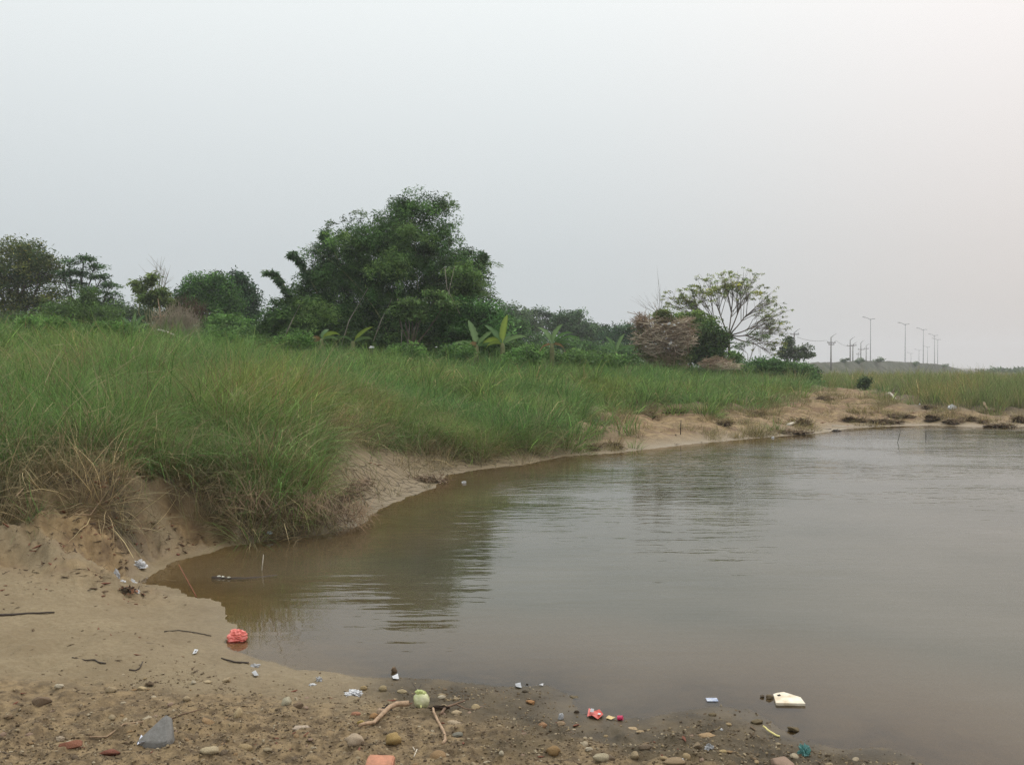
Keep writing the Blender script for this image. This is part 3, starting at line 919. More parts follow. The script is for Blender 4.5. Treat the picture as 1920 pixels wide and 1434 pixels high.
# ---- bamboo clump
def bamboo():
    Y0 = 38.0
    x = (745 - CX) / F_PX * Y0
    base = Vector((x, Y0, gz(x, Y0) - .1))
    root = empty('bamboo_clump', base, 'large dark green bamboo clump towering over the middle of the bank', 'bamboo')
    blobs = [(745, 520, 105, 95), (790, 415, 38, 42), (740, 420, 34, 34), (700, 440, 42, 34), (665, 460, 32, 30), (800, 470, 62, 52), (640, 500, 52, 42), (855, 500, 40, 30, -1),
             (872, 515, 26, 22, -1), (888, 497, 12, 14, -1), (872, 548, 28, 16, -1), (886, 560, 16, 10, -1), (615, 455, 20, 12), (600, 470, 14, 10), (620, 540, 52, 42), (575, 545, 18, 22), (600, 515, 16, 18),
             (700, 580, 82, 62), (790, 590, 88, 52), (850, 560, 42, 36), (620, 590, 66, 46), (590, 560, 36, 30), (560, 600, 40, 36), (660, 540, 70, 50), (740, 600, 100, 44), (600, 520, 24, 26), (628, 470, 20, 18), (870, 530, 30, 30), (820, 540, 50, 40), (680, 625, 90, 26), (800, 625, 80, 26), (795, 382, 28, 18), (762, 392, 22, 16), (815, 385, 16, 12), (832, 455, 20, 30), (740, 470, 70, 50), (685, 500, 60, 50), (838, 430, 12, 16)]
    cs, ss = px_blobs(blobs, Y0, base)
    ss = [tuple(q * .88 for q in s__) for s__ in ss]
    P1 = leaves(cs, ss, 150000, .145, .036, ((.026, .052, .019), (.062, .105, .034)), seed=3, clump=.27, nclump=1500, plume=.75, droop=.35, shell=.5, cvar=.5)
    # bright young sprays on a few lobes
    c2, s2 = px_blobs([(770, 440, 24, 22, -1.5), (640, 455, 18, 12, -1.5), (735, 495, 26, 16, -2), (870, 520, 30, 18, -2), (600, 590, 30, 20, -2)], Y0, base)
    P2 = leaves(c2, s2, 9000, .15, .036, ((.055, .095, .03), (.09, .13, .04)), seed=4, clump=.22, droop=.35, shell=.6, plume=.6)
    # loose feathery tips against the sky
    c3, s3 = px_blobs([(836, 385, 16, 18), (905, 555, 20, 18, -1), (890, 540, 26, 22, -1), (905, 500, 10, 22, -1), (760, 378, 14, 10), (690, 408, 22, 9), (612, 436, 8, 9), (850, 480, 30, 30)], Y0, base)
    P3 = leaves(c3, s3, 4500, .14, .034, ((.05, .075, .03), (.08, .11, .045)), seed=5, clump=.13, droop=.3, shell=.8, plume=.7)
    link('foliage', join_leaves([P1, P2, P3], 'foliage'), root)
    rnd = random.Random(5)
    for i in range(34):
        c = rnd.choice(cs[:-1])
        b_ = Vector((rnd.gauss(0, 1.1), rnd.gauss(0, .6), 0))
        tip = c + Vector((rnd.uniform(-.6, .6), rnd.uniform(-.6, .6), rnd.uniform(0, .7)))
        mid = Vector((b_.x * .75 + tip.x * .25, b_.y * .75 + tip.y * .25, tip.z * .62))
        pts = [b_.lerp(mid, t).lerp(mid.lerp(tip, t), t) for t in [k / 9 for k in range(10)]]
        MB().tube(pts, [.032, .006], 5).build('culm', M_CULM, root)
    # bare pale stems and arching tips at the edges
    for (pts, r) in (([(862, 588), (838, 540), (834, 500)], .02), ([(838, 590), (842, 545), (852, 500)], .015), ([(700, 640), (715, 600), (735, 560)], .03), ([(640, 648), (655, 600), (690, 540)], .03),
                     ([(530, 640), (548, 600), (562, 572)], .03), ([(764, 650), (768, 610), (760, 560)], .03), ([(752, 650), (754, 615), (745, 560)], .025)):
        p3 = [at(a_, b_, Y0 - 3.5) - base for a_, b_ in pts]
        MB().tube(p3, [r * .7, r * .4], 4).build('culm', M_PALEBARK, root)
    # drooping leafy frond tips (left side)
    g = np.random.default_rng(9)
    for fi, arc in enumerate(([(560, 600), (545, 560), (530, 528), (512, 508), (492, 506)], [(600, 560), (580, 520), (566, 492), (552, 474), (543, 472)], [(640, 500), (622, 462), (612, 440), (606, 428)], [(870, 560), (895, 510), (905, 480), (908, 468)])):
        p3 = [at(a_, b_, Y0 - .5) - base for a_, b_ in arc]
        fr = MB().tube(p3, [.035, .006], 4).build('culm', M_CULM, root)
        cen, siz = [], []
        for k in range(len(p3) - 1):
            for t in (0.0, .33, .66):
                cen.append(p3[k].lerp(p3[k + 1], t) + Vector((0, 0, -.09))); siz.append((.14, .14, .09))
        P = leaves(cen[3:], siz[3:], 1500, .2, .05, ((.035, .062, .035), (.07, .105, .055)), seed=20 + fi, clump=.055, nclump=len(cen) * 3, droop=.5, shell=1, cvar=.2)
        link('spray', mesh_np('spray', *P[:2], 4, col=P[2], m=M_LEAF), root)
bamboo()

# ---- trees and shrubs, left to right
OL = ((.060, .075, .022), (.105, .115, .032))
tree('broadleaf_tree', 'tree', 'tallest olive brown tree at the left end of the tree line', 30, 50, [(20, 520, 58, 52), (60, 500, 50, 40), (40, 465, 40, 22), (90, 500, 28, 26), (-30, 520, 50, 60), (20, 575, 60, 36), (90, 560, 40, 40), (-80, 540, 50, 60)],
     42000, .13, .065, cols=((.034, .052, .022), (.085, .088, .028), (.20, .17, .03), .03), trunk_r=.16, seed=31, clump=.30, nclump=520, shell=.5)
tree('feathery_tree', 'tree', 'airy tree with flat feathery sprays just right of the tallest left tree', 160, 48, [(158, 485, 20, 7), (130, 492, 16, 6), (178, 500, 24, 7), (150, 512, 26, 8), (190, 520, 22, 7), (205, 535, 22, 7), (140, 530, 26, 9), (175, 545, 30, 10), (215, 552, 18, 8), (118, 515, 18, 9), (195, 570, 34, 18), (165, 575, 34, 20)],
     9000, .14, .07, cols=((.038, .070, .034), (.075, .115, .055)), trunk_r=.09, seed=32, clump=.20, nclump=260, flat=1.0, squash=.3, shell=.7, bark=M_DARKWOOD)
bush('dark rounded bamboo-like bush standing under the feathery tree', 140, 43, [(145, 575, 45, 36), (110, 590, 40, 26), (175, 590, 40, 26), (140, 600, 60, 18)], 11000, ll=.2, lw=.05, cols=((.035, .062, .018), (.070, .105, .030)), seed=33, clump=.26, droop=.3, plume=.6)
bush('grey green thicket filling the gap below the thin yellow stemmed tree', 250, 52, [(240, 590, 40, 22), (275, 590, 46, 20), (215, 588, 30, 24), (310, 596, 30, 16)], 7000, ll=.15, lw=.07, cols=((.04, .06, .03), (.07, .095, .045)), seed=34, clump=.3)
t_ = tree('slender_tree', 'tree', 'slender tree with pale yellow stems and loose drooping leaves beside the bare tree', 280, 46, [(275, 530, 8, 9), (262, 542, 12, 5), (300, 548, 14, 6), (280, 560, 30, 12), (310, 565, 18, 8), (252, 530, 8, 4), (288, 520, 5, 10)],
          3600, .24, .07, cols=((.05, .075, .025), (.11, .13, .04)), trunk_r=.05, seed=35, clump=.14, nclump=150, droop=.4, shell=.7, bark=simple('yellow_bark', (.30, .28, .14), .8, .2))
def bare_tree(label, base, Y, tips, r=.05, m=None, seed=1, sub=4, cat='tree', name='bare_tree', fork=None):
    bp = at(base[0], base[1], Y)
    root = empty(name, bp, label, cat)
    rnd = random.Random(seed)
    mb = MB(); br = MB()
    fk = (at(fork[0], fork[1], Y) - bp) if fork else Vector((0, 0, .5))
    mb.tube([(0, 0, -.6), fk * .5 + Vector((.03, 0, 0)), fk], [r * 1.3, r, r * .8], 6)
    for tp in tips:
        e_ = at(tp[0], tp[1], Y + rnd.uniform(-.8, .8)) - bp
        mid = fk.lerp(e_, .5) + Vector((rnd.uniform(-.08, .08), 0, rnd.uniform(0, .2)))
        pts = [fk, fk.lerp(mid, .5) , mid, mid.lerp(e_, .5) + Vector((rnd.uniform(-.06, .06), 0, 0)), e_]
        br.tube(pts, [r * .6, r * .1], 4)
        for q in range(sub):
            st = pts[rnd.choice((1, 2, 3))].lerp(pts[4], rnd.random() * .5)
            d2 = (e_ - fk).normalized() * rnd.uniform(.3, .8) + Vector((rnd.gauss(0, .25), rnd.gauss(0, .25), rnd.uniform(0, .3)))
            br.tube([st, st + d2 * .6, st + d2], [r * .2, r * .06], 3)
    mb.build('trunk', m or M_PALEBARK, root); br.build('branches', m or M_PALEBARK, root)
    return root
bare_tree('leafless tree with thin upright grey twigs left of the round dark tree', (300, 600), 47, [(290, 505), (300, 498), (308, 502), (316, 508), (312, 530), (285, 520), (318, 545)], .05, seed=3, sub=6, fork=(298, 560))
tree('round_tree', 'tree', 'dense round dark green tree left of the bamboo', 395, 52, [(375, 545, 34, 26), (410, 545, 34, 28), (345, 555, 22, 18), (395, 575, 50, 30), (430, 570, 26, 30), (350, 585, 26, 24), (375, 528, 22, 12), (410, 526, 18, 10)],
     32000, .12, .07, cols=((.026, .060, .018), (.060, .115, .028)), trunk_r=.15, seed=36, clump=.27, nclump=420, shell=.5)
tree('dark_tree', 'tree', 'darker pointed tree touching the right side of the round one', 458, 54, [(445, 528, 16, 20), (455, 555, 24, 30), (472, 565, 14, 30), (445, 585, 30, 24), (470, 590, 18, 22)],
     12000, .15, .08, cols=((.020, .042, .022), (.042, .075, .036)), trunk_r=.12, seed=37, clump=.24, nclump=260, shell=.5)
bush('bright green leafy bush in front of the round dark tree', 420, 42, [(415, 605, 34, 16), (440, 612, 34, 18), (395, 615, 18, 16), (460, 622, 30, 16), (425, 630, 50, 14)], 9000, ll=.15, lw=.08, cols=((.050, .095, .026), (.085, .135, .042)), seed=38, clump=.2)
bush('olive bush at the left foot of the bamboo clump', 555, 37, [(550, 590, 42, 30), (520, 605, 24, 20), (590, 605, 44, 28), (545, 620, 44, 20)], 12000, ll=.2, lw=.05, cols=((.030, .058, .020), (.060, .095, .030)), seed=39, clump=.26, plume=.6)
bush('rounded feathery bush at the right foot of the bamboo clump', 885, 36, [(880, 590, 46, 28), (850, 605, 34, 26), (915, 605, 40, 26), (880, 620, 60, 22)], 15000, ll=.2, lw=.045, cols=((.036, .082, .026), (.068, .125, .042)), seed=40, clump=.26, droop=.2, plume=.6)
tree('small_tree', 'tree', 'small light green tree in front of the dark bamboo stems', 768, 34.5, [(765, 572, 26, 12), (745, 580, 20, 10), (790, 578, 24, 10), (775, 592, 34, 12), (820, 555, 16, 10), (835, 570, 22, 12)],
     4500, .15, .06, cols=((.05, .085, .03), (.09, .13, .045)), trunk_r=.05, seed=41, clump=.18, nclump=130, flat=.6, squash=.4)
bush('low dark undergrowth between the bamboo and the banana plants', 700, 36, [(620, 628, 44, 14), (690, 635, 50, 14), (770, 640, 60, 12), (840, 640, 50, 14), (560, 632, 40, 12)], 12000, ll=.16, lw=.06, cols=((.022, .04, .016), (.05, .08, .025)), seed=42, clump=.22)
tree('distant_tree', 'tree', 'hazy grey tree seen just right of the bamboo', 960, 95, [(955, 592, 30, 22), (935, 600, 22, 24), (985, 605, 24, 20), (960, 620, 50, 20)], 12000, .26, .13, cols=((.035, .055, .030), (.065, .088, .045)), trunk_r=.2, seed=43, clump=.45, nclump=260)
tree('umbrella_tree', 'tree', 'distant flat topped tree with an umbrella crown left of the pale middle tree', 1010, 100, [(1005, 583, 26, 6), (985, 590, 16, 6), (1025, 592, 18, 6), (1030, 600, 14, 6), (1005, 612, 40, 14), (975, 602, 14, 8)], 6000, .26, .13, cols=((.030, .05, .03), (.05, .075, .04)), trunk_r=.18, seed=44, clump=.32, nclump=130, flat=1, squash=.4)
tree('distant_tree', 'tree', 'rounded distant tree above the middle banana plant', 1070, 90, [(1065, 598, 26, 16), (1085, 590, 12, 10), (1045, 608, 18, 16), (1075, 618, 40, 20), (1100, 625, 20, 22)], 9000, .24, .12, cols=((.034, .058, .032), (.06, .09, .045)), trunk_r=.16, seed=45, clump=.4, nclump=240)
tree('distant_tree', 'tree', 'low dark distant tree with a level top between the two rounded ones', 1110, 92, [(1115, 622, 28, 14), (1100, 635, 40, 18), (1135, 630, 20, 14)], 7000, .24, .12, cols=((.022, .038, .022), (.04, .062, .032)), trunk_r=.14, seed=46, clump=.35)
tree('distant_tree', 'tree', 'bluish rounded distant tree left of the debris heap', 1165, 80, [(1165, 618, 24, 9), (1180, 630, 26, 16), (1150, 632, 24, 16), (1170, 648, 44, 16), (1195, 635, 20, 20)], 9000, .22, .1, cols=((.030, .055, .034), (.052, .085, .046)), trunk_r=.14, seed=47, clump=.34, nclump=220)
bush('long green hedge-like thicket behind the banana plants', 1060, 60, [(950, 640, 44, 30), (1010, 650, 50, 22), (1075, 655, 50, 18), (1130, 660, 50, 14), (1185, 662, 40, 12), (965, 612, 24, 18)], 20000, ll=.18, lw=.07, cols=((.035, .068, .026), (.065, .11, .040)), seed=48, clump=.3, nclump=420)

bush('dark undergrowth at the foot of the tallest left tree', 40, 46, [(-40, 610, 60, 26), (30, 612, 60, 20), (90, 612, 50, 16)], 11000, ll=.16, lw=.07, cols=((.030, .042, .020), (.060, .078, .030)), seed=61, clump=.24)
bush('low olive undergrowth right of the feathery tree', 235, 45, [(200, 614, 50, 12), (250, 616, 46, 12), (300, 618, 40, 12)], 7000, ll=.15, lw=.06, cols=((.035, .055, .022), (.065, .09, .035)), seed=62, clump=.2)
bush('low green undergrowth in the gap between the pointed dark tree and the bamboo', 500, 46, [(470, 625, 40, 16), (510, 622, 30, 20), (540, 630, 30, 12), (400, 632, 50, 10)], 8000, ll=.15, lw=.06, cols=((.042, .08, .025), (.075, .12, .04)), seed=63, clump=.2)
bush('broad low green growth before the banana plants', 980, 36, [(900, 655, 50, 9), (980, 660, 60, 10), (1080, 672, 60, 8), (1150, 676, 50, 8)], 9000, ll=.15, lw=.05, cols=((.045, .085, .025), (.08, .125, .04)), seed=64, clump=.18)
hb_ = [(x_, 634 + 8 * math.sin(x_ * .05) + max(0, (x_ - 500)) * .035, 34, 14, (x_ % 3) * .8) for x_ in range(-160, 960, 38)]
bush('unbroken low green growth along the top of the ridge beneath the left trees', 400, 37, hb_, 30000, ll=.15, lw=.06, cols=((.036, .070, .022), (.075, .12, .038)), seed=65, clump=.24, nclump=900)
for i, (px_, py_, Y_, w_, h_, lb_) in enumerate([(60, 618, 27, 34, 12, 'leafy green weed clump on the ridge at the far left'), (112, 622, 26, 22, 14, 'second leafy weed clump, just right of the far left one'), (215, 628, 26, 26, 10, 'low weed clump on the ridge beside the broad taro leaf'),
        (420, 646, 28, 30, 9, 'low weed clump on the ridge below the bright bush'), (500, 652, 29, 34, 9, 'spreading weed clump on the ridge left of the bamboo foot'), (560, 650, 29, 22, 11, 'rounded weed clump in front of the olive bush'),
        (760, 664, 31, 36, 7, 'flat weed clump on the ridge below the bamboo stems'), (860, 664, 31, 30, 8, 'flat weed clump left of the first banana plant'), (985, 672, 31, 30, 8, 'weed clump between the two right banana plants')]):
    py_ -= 14 if px_ < 700 else 9
    bush(lb_, px_, Y_, [(px_, py_, w_, h_), (px_ + w_ * .6, py_ + 5, w_ * .7, h_ * .8), (px_ - w_ * .7, py_ + 4, w_ * .6, h_ * .8), (px_, py_ + 12, w_ * 1.2, h_)], 2600, ll=.11, lw=.035, cols=((.045, .09, .025), (.085, .14, .042)), seed=120 + i, clump=.12, trunk_r=.012, limbs=False)
# big pale tree on the right with a visible fan of branches
def fan_tree():
    Y0 = 62.0
    bp = at(1366, 692, Y0)
    bp.z = min(bp.z, gz(bp.x, Y0))
    root = empty('fan_branched_tree', bp, 'wide thin crowned tree with a visible fan of branches behind the debris heap', 'tree')
    rnd = random.Random(8)
    T = MB(); B = MB()
    fk = at(1366, 630, Y0) - bp
    T.tube([(0, 0, -.3), Vector((.05, 0, fk.z * .5)), fk], [.13, .10, .085], 8)
    limbs = [((1330, 590), (1310, 560)), ((1372, 580), (1385, 545)), ((1400, 590), (1425, 550)), ((1415, 612), (1455, 595)), ((1300, 592), (1285, 570)), ((1345, 575), (1345, 535)), ((1405, 628), (1450, 625)), ((1390, 570), (1405, 530)), ((1415, 645), (1462, 640)), ((1320, 600), (1275, 600))]
    tips_all = []
    for l1, l2 in limbs:
        dy = rnd.uniform(-2.2, 2.2)
        a_ = at(*l1, Y0 + dy * .5) - bp; b_ = at(*l2, Y0 + dy) - bp
        T.tube([fk, fk.lerp(a_, .5) + Vector((0, 0, -.05)), a_], [.055, .042, .034], 5)
        for q in range(9):
            ang = rnd.uniform(-1.0, 1.0)
            d = (b_ - fk)
            cs_, sn = math.cos(ang * .7), math.sin(ang * .7)
            d2 = Vector((d.x * cs_ - d.z * sn, d.y + rnd.uniform(-1.2, 1.2), d.x * sn + d.z * cs_)).normalized()
            ln = rnd.uniform(1.2, 2.2)
            st = a_.lerp(fk, rnd.random() * .35)
            e_ = st + d2 * ln + Vector((0, 0, .1))
            B.tube([st, st.lerp(e_, .5) + Vector((rnd.uniform(-.1, .1), 0, .08)), e_], [.024, .011], 4)
            for q2 in range(8):
                s2 = st.lerp(e_, rnd.uniform(.45, 1))
                d3 = (d2 + Vector((rnd.gauss(0, .45), rnd.gauss(0, .45), rnd.gauss(.15, .35)))).normalized() * rnd.uniform(.5, 1.1)
                e2 = s2 + d3
                B.tube([s2, s2 + d3 * .5 + Vector((0, 0, .04)), e2], [.010, .005], 3)
                tips_all.append((e2, q2))
    # keep the silhouette of the photograph: a dome
    cen0 = at(1362, 600, Y0) - bp
    T.build('trunk', M_BARK, root); B.build('branches', M_BARK, root)
    cen = [t[0] for t in tips_all if rnd.random() < .75]
    siz = [(.22, .22, .09)] * len(cen)
    P = leaves(cen, siz, 12000, .12, .065, ((.085, .115, .045), (.17, .175, .055), (.26, .22, .05), .06), seed=50, clump=.09, nclump=len(cen), flat=1, shell=.8, squash=.35)
    c2, s2 = px_blobs([(1290, 565, 22, 10), (1320, 550, 26, 10), (1372, 537, 30, 8), (1345, 545, 22, 9), (1425, 548, 16, 7), (1300, 575, 18, 9)], Y0, bp)
    P2 = leaves(c2, s2, 2400, .13, .075, ((.13, .15, .04), (.24, .21, .04)), seed=51, clump=.12, nclump=90, flat=1, shell=.9, squash=.35)
    link('crown', join_leaves([P, P2]), root)
fan_tree()
bush('low tangled green growth along the foot of the dark rounded bush', 1340, 46, [(1210, 692, 40, 10), (1270, 694, 40, 9), (1330, 694, 40, 10), (1385, 694, 30, 10)], 7000, ll=.13, lw=.05, cols=((.035, .065, .022), (.07, .105, .035)), seed=66, clump=.16)
tree('feathery_tree', 'tree', 'thin feathery young tree to the right under the fan of branches', 1402, 60, [(1400, 640, 10, 8), (1385, 648, 12, 8), (1430, 632, 18, 6), (1412, 625, 14, 5)], 900, .14, .06, cols=((.06, .09, .04), (.1, .13, .05)), trunk_r=.035, seed=52, clump=.12, nclump=60, flat=1)
tree('small_tree', 'tree', 'small grey green tree with a pointed top by the utility wires', 1488, 70, [(1478, 640, 10, 12), (1480, 655, 18, 9), (1505, 655, 16, 9), (1465, 663, 10, 6), (1515, 664, 10, 6), (1490, 668, 26, 6)], 4200, .17, .09, cols=((.045, .062, .040), (.085, .10, .06)), trunk_r=.07, seed=53, clump=.16, nclump=110)
bush('dark green rounded bush leaning against the right of the debris heap', 1325, 44, [(1325, 625, 32, 22), (1345, 640, 22, 26), (1310, 650, 26, 26), (1335, 665, 30, 18), (1300, 665, 22, 20)], 13000, ll=.15, lw=.07, cols=((.022, .045, .018), (.065, .095, .028)), seed=54, clump=.2, nclump=260)
bush('yellow green creeper bush on top of the debris heap', 1265, 47, [(1270, 600, 26, 12), (1240, 592, 16, 8), (1300, 598, 26, 14), (1325, 604, 20, 10)], 5000, ll=.13, lw=.07, cols=((.06, .09, .025), (.11, .14, .04)), seed=55, clump=.16, nclump=130)
bush('long low green bush spreading right of the debris heap', 1450, 48, [(1400, 690, 22, 12), (1435, 684, 32, 12), (1475, 690, 36, 12), (1505, 700, 30, 14), (1520, 712, 18, 10), (1440, 698, 40, 8)], 13000, ll=.13, lw=.06, cols=((.032, .066, .022), (.060, .105, .036)), seed=56, clump=.17, nclump=300)
bush('pale green upright bush right of the dark rounded bush', 1378, 50, [(1380, 668, 10, 14), (1372, 680, 16, 10)], 1500, ll=.2, lw=.07, cols=((.07, .12, .035), (.12, .18, .05)), seed=57, clump=.14)
bush('small dark bush on the edge of the reed grass', 1622, 45, [(1622, 716, 9, 10), (1618, 724, 8, 8)], 1600, ll=.1, lw=.05, cols=((.03, .05, .02), (.06, .09, .03)), seed=58, clump=.12)
# sparse shrubs on the embankment and the far bank
for i, (px, py, Yd, sz, lb) in enumerate([(1650, 674, 200, 8, 'small wispy shrub on the embankment right of the tallest lamp post'), (1583, 676, 188, 9, 'low shrub on the embankment left of the utility poles'), (1612, 676, 192, 10, 'low shrub on the embankment between the utility poles'),
                                     (1772, 684, 262, 8, 'slanting shrub at the right end of the embankment'), (1715, 681, 222, 6, 'low shrub on the embankment between two lamp posts')]):
    p = at(px, py + 4, Yd - 3)
    root = empty('shrub', p, lb, 'shrub', 'shrubs on the embankment')
    P = leaves([Vector((0, 0, .3)), Vector((sz * .04, 0, .6)), Vector((-sz * .05, 0, .2))], [(sz * .09, .6, .3)] * 3, 380, .35, .16, ((.05, .07, .04), (.08, .10, .05)), seed=70 + i, clump=.22)
    link('foliage', mesh_np('foliage', *P[:2], 4, col=P[2], m=M_LEAF), root)
    MB().tube([(0, 0, -.5), (.1, 0, .3), (.2, 0, .8)], [.04, .015], 4).build('stem', M_BARK, root)
bk, bs = [], []
root = empty('thicket', (0, 0, 0), 'hazy line of bushes on the far bank at the right edge', 'thicket')
bl = [(1850, 702, 26, 4), (1885, 701, 30, 5), (1925, 700, 40, 7), (1980, 699, 50, 8), (2060, 698, 60, 8), (1870, 698, 18, 4), (1905, 698, 14, 4), (2160, 698, 70, 8), (2300, 697, 90, 9)]
cs, ss = px_blobs([(a_, b_ - 1, c_, d_) for a_, b_, c_, d_ in bl], 260, (0, 0, 0))
P = leaves(cs, ss, 9000, .8, .45, ((.04, .06, .03), (.07, .09, .05)), seed=77, clump=.9, nclump=300)
link('foliage', mesh_np('foliage', *P[:2], 4, col=P[2], m=M_LEAF), root)
# tree line well behind everything, closing gaps on the left
cs, ss = px_blobs([(-150, 590, 80, 50), (-260, 590, 90, 60), (500, 625, 40, 14), (-400, 590, 90, 60)], 75, (0, 0, 0))
root = empty('thicket', (0, 0, 0), 'dark thicket in the gap between the pointed dark tree and the bamboo', 'thicket')
P = leaves(cs, ss, 12000, .22, .12, (DG1, DG2), seed=78, clump=.5, nclump=300)
link('foliage', mesh_np('foliage', *P[:2], 4, col=P[2], m=M_LEAF), root)

# ------------------------------------------------------------------ banana plants and big leaves
M_BAN = leafmat('banana_leaf', trans=.35, rough=.45, spec=.3)
def banana_leaf(length, wid, col, bend=1.0, tilt=.5, az_=0.0, torn=0.0, seed=0):
    rnd = random.Random(seed)
    n = 14
    V_, C_ = [], []
    p = Vector((0, 0, 0)); ang = tilt
    d0 = Vector((math.cos(az_), math.sin(az_), 0)); axis0 = d0 * math.sin(tilt) + Vector((0, 0, math.cos(tilt)))
    sdv = Vector((1, .35, 0)) if tilt < .7 else Vector((-math.sin(az_) * .6, -.6, .75 if tilt < 1.4 else .5))
    sdv = (sdv - axis0 * sdv.dot(axis0)).normalized()
    for i in range(n + 1):
        t = i / n
        stalk = .14
        ww = wid * .5 * (math.sin(math.pi * min(1, max(0, (t - stalk) / (1 - stalk))) ** .75) ** .6 if t > stalk else 0) + .012
        if torn and t > .3: ww *= 1 - torn * rnd.random()
        upv = d0 * -math.cos(ang) + Vector((0, 0, math.sin(ang)))
        lift = ww * .35
        nrm = (d0 * -math.cos(ang) + Vector((0, 0, math.sin(ang))))
        V_ += [tuple(p - sdv * ww + nrm * lift), tuple(p), tuple(p + sdv * ww + nrm * lift)]
        f = .9 + .2 * rnd.random()
        C_ += [tuple(c * f for c in col), tuple(min(.8, c * 1.5) for c in col), tuple(c * f for c in col)]
        p = p + (d0 * math.sin(ang) + Vector((0, 0, math.cos(ang)))) * length / n
        ang += bend / n * (0.4 + 1.6 * t)
    F_ = []
    for i in range(n):
        a_ = i * 3
        F_ += [(a_, a_ + 1, a_ + 4, a_ + 3), (a_ + 1, a_ + 2, a_ + 5, a_ + 4)]
    return mesh_np('leaf', V_, F_, 4, col=np.array(C_), smooth=True, m=M_BAN)
def banana(label, px, py, Y, stem_h, lv, seed=0, cat='banana plant', name='banana_plant', dead=True):
    bp = at(px, py, Y)
    root = empty(name, bp, label, cat)
    rnd = random.Random(seed)
    MB().tube([(0, 0, -.8), (0, 0, stem_h * .6), (0, 0, stem_h)], [.10, .08, .05], 8).build('stem', simple('banana_stem', (.16, .17, .07), .7, .4, 8), root)
    for i, (az_d, tilt, ln, wd, bend, c) in enumerate(lv):
        cc = {'g': (.085, .16, .055), 'p': (.14, .22, .09), 'y': (.20, .27, .05), 'd': (.20, .13, .06)}[c]
        o = link('leaf', banana_leaf(ln * .84, wd * .8, cc, bend, tilt, R(az_d), .35 if c != 'y' else .1, seed * 10 + i), root, loc=(0, 0, stem_h - .05))
    return root
banana('banana plant with three upright pale leaves, leftmost of the middle ones', 893, 655, 33, .15,
       [(175, .25, 1.15, .34, .15, 'p'), (5, .75, 1.0, .30, .2, 'p'), (180, 1.25, .95, .3, .5, 'p'), (30, 1.2, .8, .25, .8, 'g'), (240, 1.1, .7, .25, 1.2, 'd')], 1)
banana('banana plant with one tall yellow green leaf standing straight up', 942, 662, 33, .35,
       [(0, .12, 1.25, .30, .12, 'y'), (0, 1.0, 1.1, .26, .7, 'p'), (180, .55, 1.1, .26, .5, 'g'), (170, 1.1, .95, .34, 1.3, 'y'), (60, .9, 1.0, .25, 1.0, 'g'), (200, 1.3, .8, .24, 1.3, 'y')], 2)
banana('banana plant with drooping outer leaves and a brown withered base, right of the other two', 1035, 672, 34, .55,
       [(180, .35, 1.0, .28, .9, 'p'), (10, .25, 1.0, .26, .6, 'p'), (5, 1.0, 1.3, .2, .9, 'g'), (0, 1.25, 1.2, .18, 1.2, 'g'), (20, .7, 1.2, .2, 1.1, 'g'), (200, 1.6, .8, .2, 1.6, 'd'), (330, 1.5, .8, .2, 1.5, 'd')], 3)
banana('small distant banana plant left of the debris heap', 1155, 668, 44, .2, [(180, .4, 1.1, .25, .4, 'g'), (0, .3, 1.2, .25, .3, 'p'), (10, .9, 1.1, .22, .7, 'g'), (170, 1.0, 1.0, .22, .7, 'g')], 4)
banana('young banana plant at the foot of the bamboo, beside a dead brown leaf', 603, 648, 34, .25, [(20, .8, .9, .24, 1.3, 'y'), (0, 1.2, .8, .2, 1.0, 'p'), (170, 1.0, .6, .2, 2.0, 'd'), (60, .4, .7, .2, 1.0, 'g'), (190, 1.7, .7, .2, .8, 'd')], 5)
banana('young banana plant with leaves leaning right below the bamboo', 662, 650, 34, .2, [(10, .7, 1.1, .2, .5, 'y'), (0, 1.1, .9, .2, .8, 'p'), (180, .8, .7, .2, 1.2, 'g')], 6)
banana('small dark banana plant with long arching leaves below the bare tree', 250, 628, 40, .2, [(180, .5, .9, .22, .5, 'g'), (20, .4, 1.0, .22, .5, 'g'), (0, .9, 1.0, .2, .8, 'p'), (180, 1.2, 1.0, .16, .6, 'g'), (0, 1.3, 1.0, .16, .6, 'g'), (90, .2, 1.0, .2, .2, 'g')], 7)
bp = at(183, 628, 27)
root = empty('taro_plant', bp, 'single broad bright green leaf rising from the grass on the left ridge', 'plant')
def taro(w_, h_):
    bmx = bmesh.new()
    pr = [(0, 0), (.55, .10), (.98, .42), (.95, .8), (.5, 1.0), (0, .86)]
    vs = []
    for (a_, b_) in pr: vs.append(bmx.verts.new((a_ * w_, .06 * a_, b_ * h_)))
    vl = [bmx.verts.new((-a_ * w_, .06 * a_, b_ * h_)) for (a_, b_) in pr[1:-1]]
    ce = bmx.verts.new((0, -.02, h_ * .5))
    ring = vs + vl[::-1]
    for i in range(len(ring)):
        bmx.faces.new((ce, ring[i], ring[(i + 1) % len(ring)]))
    bmesh.ops.subdivide_edges(bmx, edges=bmx.edges[:], cuts=1, use_grid_fill=True)
    m_ = bpy.data.meshes.new('leaf'); bmx.to_mesh(m_); bmx.free()
    a_ = m_.attributes.new('Col', 'FLOAT_COLOR', 'POINT')
    for d_ in a_.data: d_.color = (.12, .26, .045, 1)
    m_.materials.append(M_BAN)
    return m_
link('leaf', taro(.20, .42), root, loc=(0, 0, .02)).rotation_euler = (-.25, 0, .1)
link('leaf', taro(.14, .28), root, loc=(-.25, .1, -.12)).rotation_euler = (-.6, .4, .5)
MB().tube([(0, 0, -.8), (0, .02, .05)], [.02, .015], 6).build('stalk', M_CULM, root)

